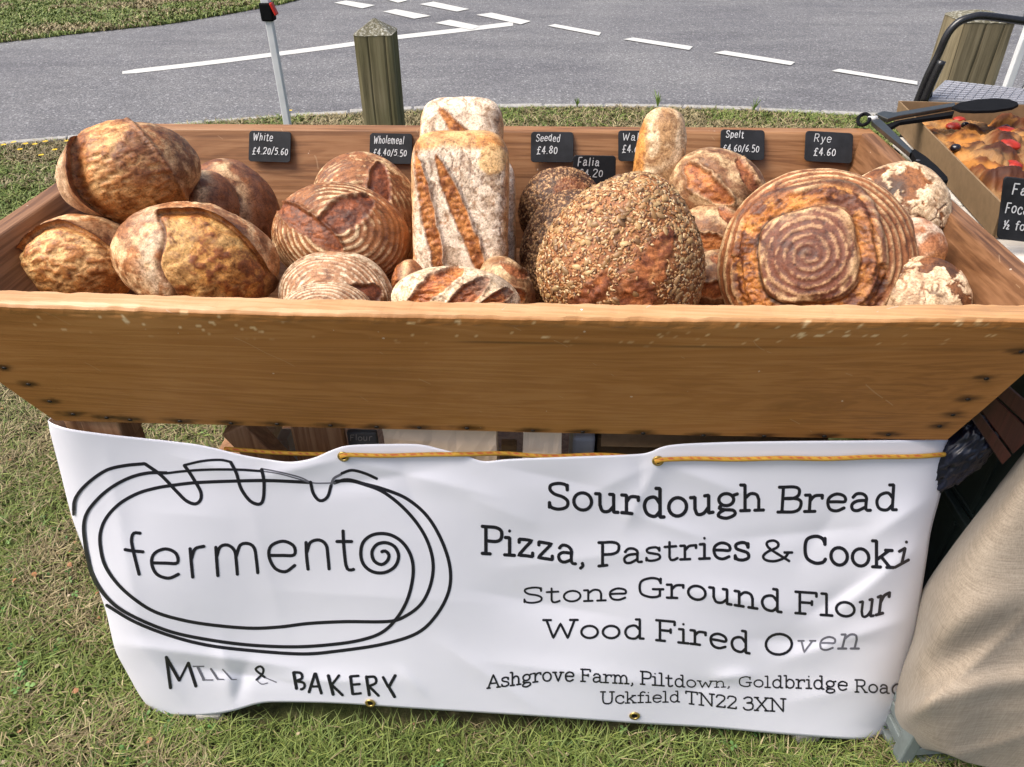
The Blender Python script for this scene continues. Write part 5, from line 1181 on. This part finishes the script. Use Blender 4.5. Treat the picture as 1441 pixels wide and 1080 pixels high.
# ------------------------------------------------------------------ right-hand side: table, tray of focaccia, tongs, stool
TB = thing('side_table', 'pale wooden side table carrying the focaccia box right of the trough', 'table', (1.25, 1.7, 0))
for k in range(6):
    yk = 1.16 + .155 * k; x0 = .838 + max(0, yk - 1.16) * .1018; box_('plank', ((x0 + 1.83) / 2, yk, .916), (1.83 - x0, .15, .024), MW_WHITE, TB, bw=.003)
for x, y in ((.90, 1.13), (1.75, 1.13), (1.0, 1.92), (1.75, 1.92)): box_('leg', (x, y, .452), (.045, .045, .904), MW_LEG, TB, bw=.003)
BX = thing('bakery_box', 'open brown cardboard box of focaccia on the side table', 'box', (1.1, 1.7, .93))
tl0, tl1 = np.array([.862, 1.379]), np.array([.934, 2.086]); d = (tl1 - tl0) / np.linalg.norm(tl1 - tl0); q = np.array([d[1], -d[0]]); Wd = .52
def wallp(name, A, B, z0, z1, out, lo=.0, mat=M_CARD):
    """thin wall from A to B, its foot moved outwards by lo"""
    A, B, out = map(np.array, (A, B, out)); c = []
    for z, o_ in ((z0, lo), (z1, 0)):
        for p, th in ((A, 0), (B, 0), (B, -.004), (A, -.004)): c.append((*(p + out * (o_ + th)), z))
    o = mk(name, c, HEXF, mat); bm = bmesh.new(); bm.from_mesh(o.data); bmesh.ops.recalc_face_normals(bm, faces=bm.faces); bm.to_mesh(o.data); bm.free(); return under(o, BX)
wallp('side_wall', tl0, tl1, .932, 1.0, -q, -.008); wallp('side_wall', tl0 + q * Wd, tl1 + q * Wd, .932, 1.0, q, -.008)
wallp('end_wall', tl0 + q * .005, tl0 + q * (Wd - .005), .932, .985, -d); wallp('end_wall', tl1 + q * .005, tl1 + q * (Wd - .005), .932, 1.0, d)
A = tl0 - q * .03; wallp('flap', tl0 - q * .035 - d * .03, tl0 + d * .42 - q * .028, .93, .934, -q, 0.02)
c = (tl0 + tl1) / 2 + q * Wd / 2; o = box('base', (c[0], c[1], .934), (Wd - .02, .69, .004), M_CARD, rz=math.atan2(d[1], d[0]) - math.pi / 2); under(o, BX)
# focaccia slab
n_ = 150; A_, B_ = np.meshgrid(np.linspace(0, 1, n_), np.linspace(0, 1, n_), indexing='ij'); a_, b_ = A_.ravel(), B_.ravel()
xy = tl0 + d * .018 + q * .02 + a_[:, None] * q * (Wd - .04) + b_[:, None] * d * .67
P = np.column_stack([xy, np.zeros(len(xy))]); d1, d2, idv = worley(P * 9.5 + 1.0 * fbm(P * 14, 4, 3)[:, None], 4); f1 = fbm(P * 30, 5, 5); edge = np.minimum(np.minimum(a_, 1 - a_), np.minimum(b_, 1 - b_)); ef = sst(0, .05, edge)
lump = np.clip(1 - d1 / .62, 0, 1); z = .938 + ef * (.030 + .034 * np.sqrt(lump) * (.5 + idv) + .03 * (f1 - .5) + .008 * (fbm(P * 110, 3, 6) - .5))
C = mixc((.42, .17, .035), (.14, .042, .012), sst(.38, .58, f1 + .3 * (idv - .5))); C = mixc(C, (.05, .016, .009), sst(.3, .62, lump * (.5 + .8 * idv) + .9 * (fbm(P * 40, 4, 8) - .5)) * .9); C = mixc(C, (.66, .45, .2), (1 - sst(.0, .25, d2 - d1)) * .25)
C = mixc(C, (.3, .13, .035), (1 - ef) * .6)
V = np.column_stack([xy, z]); i, j = np.meshgrid(np.arange(n_ - 1), np.arange(n_ - 1), indexing='ij'); F = np.stack([i * n_ + j, (i + 1) * n_ + j, (i + 1) * n_ + j + 1, i * n_ + j + 1], -1).reshape(-1, 4)
# closed underside
nb = len(V); bi = [k for k in range(n_)] + [(k) * n_ + n_ - 1 for k in range(1, n_)] + [(n_ - 1) * n_ + k for k in range(n_ - 2, -1, -1)] + [k * n_ for k in range(n_ - 2, 0, -1)]
FC = thing('focaccia', 'browned tomato focaccia filling the open cardboard box', 'focaccia', (c[0], c[1], .94))
fo = mk('bread_slab', V, F, M_FOC, col=C, smooth=True); under(fo, FC); so_ = fo.modifiers.new('s', 'SOLIDIFY'); so_.thickness = .012; so_.offset = -1
if fo.data.polygons[0].normal.z < 0: fo.data.flip_normals()
def blob(name, P, r, mat, root, sq=.6, seed=0):
    D_, F_ = cube_sphere(7); V_ = D_ * r * (1 + .25 * (fbm(D_ * 1.6 + seed, 2, seed)[:, None] - .5)); V_[:, 2] *= sq; return under(mk(name, V_ + np.array(P), F_, mat, smooth=True), root)
def fz(x, y):
    k = np.argmin((xy[:, 0] - x) ** 2 + (xy[:, 1] - y) ** 2); return z[k]
for (x, y, r) in ((1345, 168, .018), (1417, 183, .028), (1420, 206, .022), (1425, 228, .022), (1433, 146, .022), (1352, 162, .015), (1450, 170, .024), (1470, 215, .025)):
    P = pz(x, y, .985); blob('tomato', (P[0], P[1], fz(P[0], P[1]) + r * .12), r, M_TOM, FC, .5, int(x))
for (x, y, r) in ((1344, 210, .011), (1416, 178, .013), (1360, 172, .010)):
    P = pz(x, y, .985); blob('olive', (P[0], P[1], fz(P[0], P[1]) + r * .6), r, M_OLIVE, FC, .8, int(x))
# focaccia sign
card(1408, 253, 1482, 341, 1.33, 'large black chalk sign leaning on the focaccia box at the right edge', [('Falia', 1420, 1470, 276, 14, 2.2), ('Focaccia', 1414, 1478, 303, 14, 2.0), ('½ for', 1414, 1452, 326, 12, 1.9)], .12, .02)

# tongs
TG = thing('tongs', 'steel kitchen tongs with black plastic ends lying open on the trough corner', 'tongs', pz(1236, 168, 1.015))
def prism(name, pts, z0, z1, mat, root, zf=None):
    V = [(p[0], p[1], (zf(p) if zf else 0) + z0) for p in pts] + [(p[0], p[1], (zf(p) if zf else 0) + z1) for p in pts]; k = len(pts)
    o = mk(name, V, [tuple(range(k))[::-1], tuple(range(k, 2 * k))] + [(i, (i + 1) % k, k + (i + 1) % k, k + i) for i in range(k)], mat); bm = bmesh.new(); bm.from_mesh(o.data); bmesh.ops.recalc_face_normals(bm, faces=bm.faces); bm.to_mesh(o.data); bm.free(); bevel(o, .0012, 2); return under(o, root)
zt = 1.02; T2 = lambda L_, zz=zt: [pz(x, y, zz)[:2] for x, y in L_]
prism('arm', T2([(1231, 165), (1242, 161), (1258, 163), (1342, 149), (1343, 154), (1262, 168), (1248, 172)]), zt - .002, zt + .008, M_STEEL, TG)
prism('arm_underside', T2([(1246, 174), (1262, 168), (1344, 154), (1342, 160), (1268, 170), (1250, 180)]), zt - .012, zt - .003, M_BLACK, TG)
prism('arm', T2([(1226, 173), (1236, 168), (1245, 176), (1285, 215), (1280, 218)]), zt - .006, zt + .004, M_STEEL, TG)
head = [(1339, 152), (1350, 146), (1375, 141.5), (1400, 140), (1420, 141.5), (1431, 145.5), (1433, 149), (1425, 153), (1400, 157), (1372, 158), (1352, 157)]
prism('head', T2(head, zt + .012), zt + .008, zt + .015, M_BLACK, TG)
grip = [(1280, 216), (1286, 213.5), (1302, 224), (1318, 238), (1332, 253), (1333, 258), (1324, 258), (1306, 247), (1291, 232)]
prism('head', T2(grip, zt - .002), zt - .01, zt + .004, M_BLACK, TG)
for k in range(4):
    P = pz(1292 + k * 9, 226 + k * 8.4, zt + .005); blob('grip_dot', P, .0045, simple('dark_grip', (.05, .05, .055), .5), TG, .4, k)
P = pz(1236, 167, zt + .011); blob('rivet', P, .004, M_STEEL, TG, .4)
ring = [pz(1215.5 + 9 * math.cos(a) * .9 + 2 * math.sin(a), 168.5 - 8 * math.sin(a), zt - .002 + .004 * math.cos(a)) for a in np.linspace(0, 2 * math.pi, 25)]
under(tube('hanging_ring', ring, .0042, M_BLACK, seg=8), TG)
under(tube('pull_tab', [pz(1222, 168, zt), pz(1234, 167, zt + .002)], .007, simple('white_plastic', (.6, .6, .6), .4), seg=8), TG)

# step stool
YS = 2.75
ST = thing('step_stool', 'folding step stool with black tube frame and grey ribbed platform', 'step stool', (1.5, YS, 0))
fr = [(1284, 160), (1292, 140), (1306, 106), (1320, 78), (1330, 55), (1338, 42), (1350, 31), (1366, 25), (1385, 23), (1441, 30), (1500, 38), (1530, 44), (1545, 60), (1550, 90), (1556, 150)]
fp = [py(x, y, YS) for x, y in catmull(fr, 6)]; lo = fp[0]; d0 = (fp[0] - fp[6]); d0 /= abs(d0[2]); fp = [fp[0] + d0 * (lo[2] - .01)] + fp
e_ = fp[-1]; fp.append(np.array([e_[0], e_[1], .01]))
under(tube('frame_tube', fp, .0125, M_TUBE, seg=12), ST)
f2 = [py(x, y, YS + .0) + np.array([.0, -.02, 0]) for x, y in catmull([(1296, 142), (1312, 105), (1322, 84)], 6)]; under(tube('inner_rail', f2, .014, M_TUBE, seg=10), ST)
a = [pz(x, y, .0) for x, y in ((0, 0),)]
zp = py(1300, 140, YS - .02)[2]; cs = [pz(1302, 140, zp), pz(1490, 148, zp), pz(1500, 133, zp), pz(1330, 113, zp)]
prism('platform', [p[:2] for p in cs], zp - .02, zp, M_GREY, ST)
def lerp4(u, v): return (1 - u) * (1 - v) * cs[0] + u * (1 - v) * cs[1] + u * v * cs[2] + (1 - u) * v * cs[3]
M_RIB = simple('worn_rib', (.33, .335, .37), .45)
for i in range(15):
    for j in range(8):
        u0, u1, v0, v1 = .03 + i / 15.4, .03 + (i + .82) / 15.4, .06 + j / 8.6, .06 + (j + .5) / 8.6
        c8 = [lerp4(u, v) + np.array([0, 0, h]) for h in (-.001, .005) for u, v in ((u0, v0), (u1, v0), (u1, v1), (u0, v1))]
        o = mk('tread_rib', c8, HEXF, M_RIB); under(o, ST)
for x in (cs[3][0] + .03, cs[2][0] - .03): under(tube('rear_leg', [(x, cs[3][1], zp - .02), (x, cs[3][1] + .25, .01)], .0125, M_TUBE, seg=10), ST)
for x in (cs[0][0] + .02, cs[1][0] - .02): under(tube('front_leg', [(x, cs[0][1], zp - .02), (x, cs[0][1] - .18, .01)], .0125, M_TUBE, seg=10), ST)
under(tube('hinge', [py(1296, 134, YS), py(1310, 132, YS)], .014, M_BLACK, seg=10), ST)

# ------------------------------------------------------------------ crates, bag and the burlap cloth at the right
def crate(cx, cy, z0, sx, sy, h, mat, lab, rz=0, rows=4, group='plastic crates beside the trough'):
    t = thing('plastic_crate', lab, 'crate', (cx, cy, z0), group); t.rotation_euler.z = rz
    box('base', (0, 0, .006), (sx, sy, .012), mat, t, .002)
    for k in range(rows if mat is not M_CRATE else 0):
        zc = .03 + (h - .04) * (k + .5) / rows; hh = (h - .04) / rows * .62
        for s in (-1, 1):
            box('slat', (s * (sx / 2 - .006), 0, zc), (.012, sy - .05, hh), mat, t, .002); box('slat', (0, s * (sy / 2 - .006), zc), (sx - .05, .012, hh), mat, t, .002)
    if mat is M_CRATE:
        for s in (-1, 1):
            box('side_panel', (s * (sx / 2 - .006), 0, h / 2), (.008, sy - .04, h - .02), mat, t, .001); box('side_panel', (0, s * (sy / 2 - .006), h / 2), (sx - .04, .008, h - .02), mat, t, .001)
            for k in range(5): box('rib', (s * (sx / 2 - .001), (k - 2) * sy / 6, h / 2), (.008, .01, h - .03), mat, t, .001); box('rib', ((k - 2) * sx / 6, s * (sy / 2 - .001), h / 2), (.01, .008, h - .03), mat, t, .001)
    for a in (-1, 1):
        for b in (-1, 1): box('corner_post', (a * (sx / 2 - .014), b * (sy / 2 - .014), h / 2), (.03, .03, h), mat, t, .004)
    box('rim', (0, -(sy / 2 - .008), h), (sx, .018, .02), mat, t, .003); box('rim', (0, (sy / 2 - .008), h), (sx, .018, .02), mat, t, .003)
    box('rim', (-(sx / 2 - .008), 0, h), (.018, sy - .04, .018), mat, t, .003); box('rim', ((sx / 2 - .008), 0, h), (.018, sy - .04, .018), mat, t, .003)
    return t
crate(.985, 1.14, .0, .40, .40, .24, M_CRATE2, 'grey green plastic crate on the grass under the burlap cloth', .06)
crate(1.09, 1.25, .25, .52, .50, .22, M_CRATE, 'lower dark green plastic crate between the banner and the burlap cloth', .0)
crate(1.12, 1.25, .48, .56, .50, .33, M_CRATE, 'upper dark green plastic crate between the banner and the burlap cloth', .03)
P = pz(1272, 1066, 0); crate(P[0] + .16, P[1] + .17, .0, .40, .34, .12, M_CRATE2, 'low grey crate on the grass at the foot of the burlap cloth', .1, rows=2)
RB = thing('slatted_screen', 'dark red brown slatted wooden panel leaning beside the crates', 'panel', (.9, .97, .5))
Yr = .985
def quad(name, px4, Y, th, mat, root):
    fr_ = [py(x, y, Y) for x, y in px4]; c8 = [fr_[3], fr_[2], fr_[2] + np.array([0, th, 0]), fr_[3] + np.array([0, th, 0]), fr_[0], fr_[1], fr_[1] + np.array([0, th, 0]), fr_[0] + np.array([0, th, 0])]
    o = mk(name, c8, HEXF, mat); bm = bmesh.new(); bm.from_mesh(o.data); bmesh.ops.recalc_face_normals(bm, faces=bm.faces); bm.to_mesh(o.data); bm.free(); bevel(o, .0015, 1); return under(o, root)
quad('slat', [(1361, 580), (1373, 573), (1424, 642), (1411, 655)], Yr, .012, MW_RED, RB)
quad('slat', [(1375, 572), (1397, 556), (1456, 612), (1426, 640)], Yr + .006, .012, MW_RED, RB)
quad('slat', [(1399, 554), (1415, 540), (1480, 595), (1458, 610)], Yr + .003, .012, MW_RED, RB)
# navy bag
D_, F_ = cube_sphere(26); Pb = py(1353, 640, 1.02); V = D_ * np.array([.036, .03, .085]); V = V * (1 + .5 * (fbm(D_ * 3.1, 4, 3)[:, None] - .5)) + .012 * (np.abs(fbm(D_ * 7, 3, 5) - .5))[:, None] * D_
R_ = _rx(0) @ np.array([[math.cos(.35), 0, math.sin(.35)], [0, 1, 0], [-math.sin(.35), 0, math.cos(.35)]])
tag(mk('plastic_bag', V @ R_.T + Pb, F_, M_BAG, smooth=True), 'crumpled navy plastic bag stuffed beside the crates at the trough corner', 'bag')
# burlap cloth draped over the crate stack
ct = catmull([(1520, 545), (1480, 582), (1441, 628), (1400, 690), (1345, 760), (1306, 815), (1292, 850), (1284, 900), (1270, 940), (1258, 985), (1262, 1020), (1275, 1046), (1290, 1055)], 8)
cb = catmull([(1290, 1055), (1340, 1068), (1400, 1082), (1480, 1092), (1640, 1100)], 8)
nx2, ny2 = 70, 110; Lc = resample(ct, ny2 + 1); V = []
def cloth_pt(px, p, s_, t_):
    fold = .012 * math.exp(-(((px - 1345) * .55 + (p - 900) * .84 + 18 * math.sin(px * .02)) / 26) ** 2) - .012 * math.exp(-(((px - 1330) * .5 + (p - 935) * .86) / 30) ** 2)
    fold += .014 * math.exp(-(((px - 1320) * .3 + (p - 985) * .95 - .0008 * (px - 1330) ** 2) / 16) ** 2) + .010 * math.sin(px * .03 + p * .012) * t_
    fold += .010 * math.exp(-abs((px - 1395) * .72 + (p - 905) * .69 + 10 * math.sin(p * .02)) / 12) + .012 * math.exp(-abs((px - 1300) * .97 - (p - 960) * .22) / 16) * min(1, max(0, (p - 860) / 80)) * .3 + .009 * math.exp(-abs((px - 1440) * .3 + (p - 1035) * .95) / 9) + .004 * math.sin(px * .09 + .03 * p) * max(0, t_ - .6)
    hem = .008 * (1 / (1 + math.exp(-((px - 1345) * .75 - (763 - p) * .66 - 8) / 2.0)))
    Yc = 1.0 - .20 * min(1, max(0, (p - 560) / 440)) ** .9 + .11 * math.exp(-s_ * 26) - fold - hem
    return py(px, p, Yc)
for j in range(ny2 + 1):
    t_ = j / ny2; a = Lc[j]; br = np.array([1800, 545 + (1120 - 545) * t_]); row = []
    for i in range(nx2 + 1):
        s_ = (i / nx2) ** 1.4; q_ = a * (1 - s_) + br * s_
        if True:
            yb = np.interp(q_[0], cb[:, 0], cb[:, 1]); q_ = np.array([q_[0], q_[1] * (1 - t_ ** 6) + (a[1] + (yb - a[1]) * min(1, max(0, (q_[0] - 1288) / 70))) * t_ ** 6])
        row.append(cloth_pt(q_[0], q_[1], s_, t_))
    V += [row[0] + np.array([.13, .14, 0]), row[0] + np.array([.05, .05, 0])] + row
top_ = V[:nx2 + 3]; back_ = [[p + np.array([0, dy, dz]) for p in top_] for dy, dz in ((.44, -.012), (.22, -.004), (.06, .004), (.015, .003))]
V = [p for r0 in back_ for p in r0] + V; ny2 += 4
K = nx2 + 3; F = [(i * K + j, (i + 1) * K + j, (i + 1) * K + j + 1, i * K + j + 1) for i in range(ny2) for j in range(K - 1)]
cl = mk('burlap_cloth', V, F, M_BURLAP, smooth=True); so_ = cl.modifiers.new('s', 'SOLIDIFY'); so_.thickness = .003
tag(cl, 'coarse beige burlap cloth draped over stacked crates at the right edge', 'cloth')
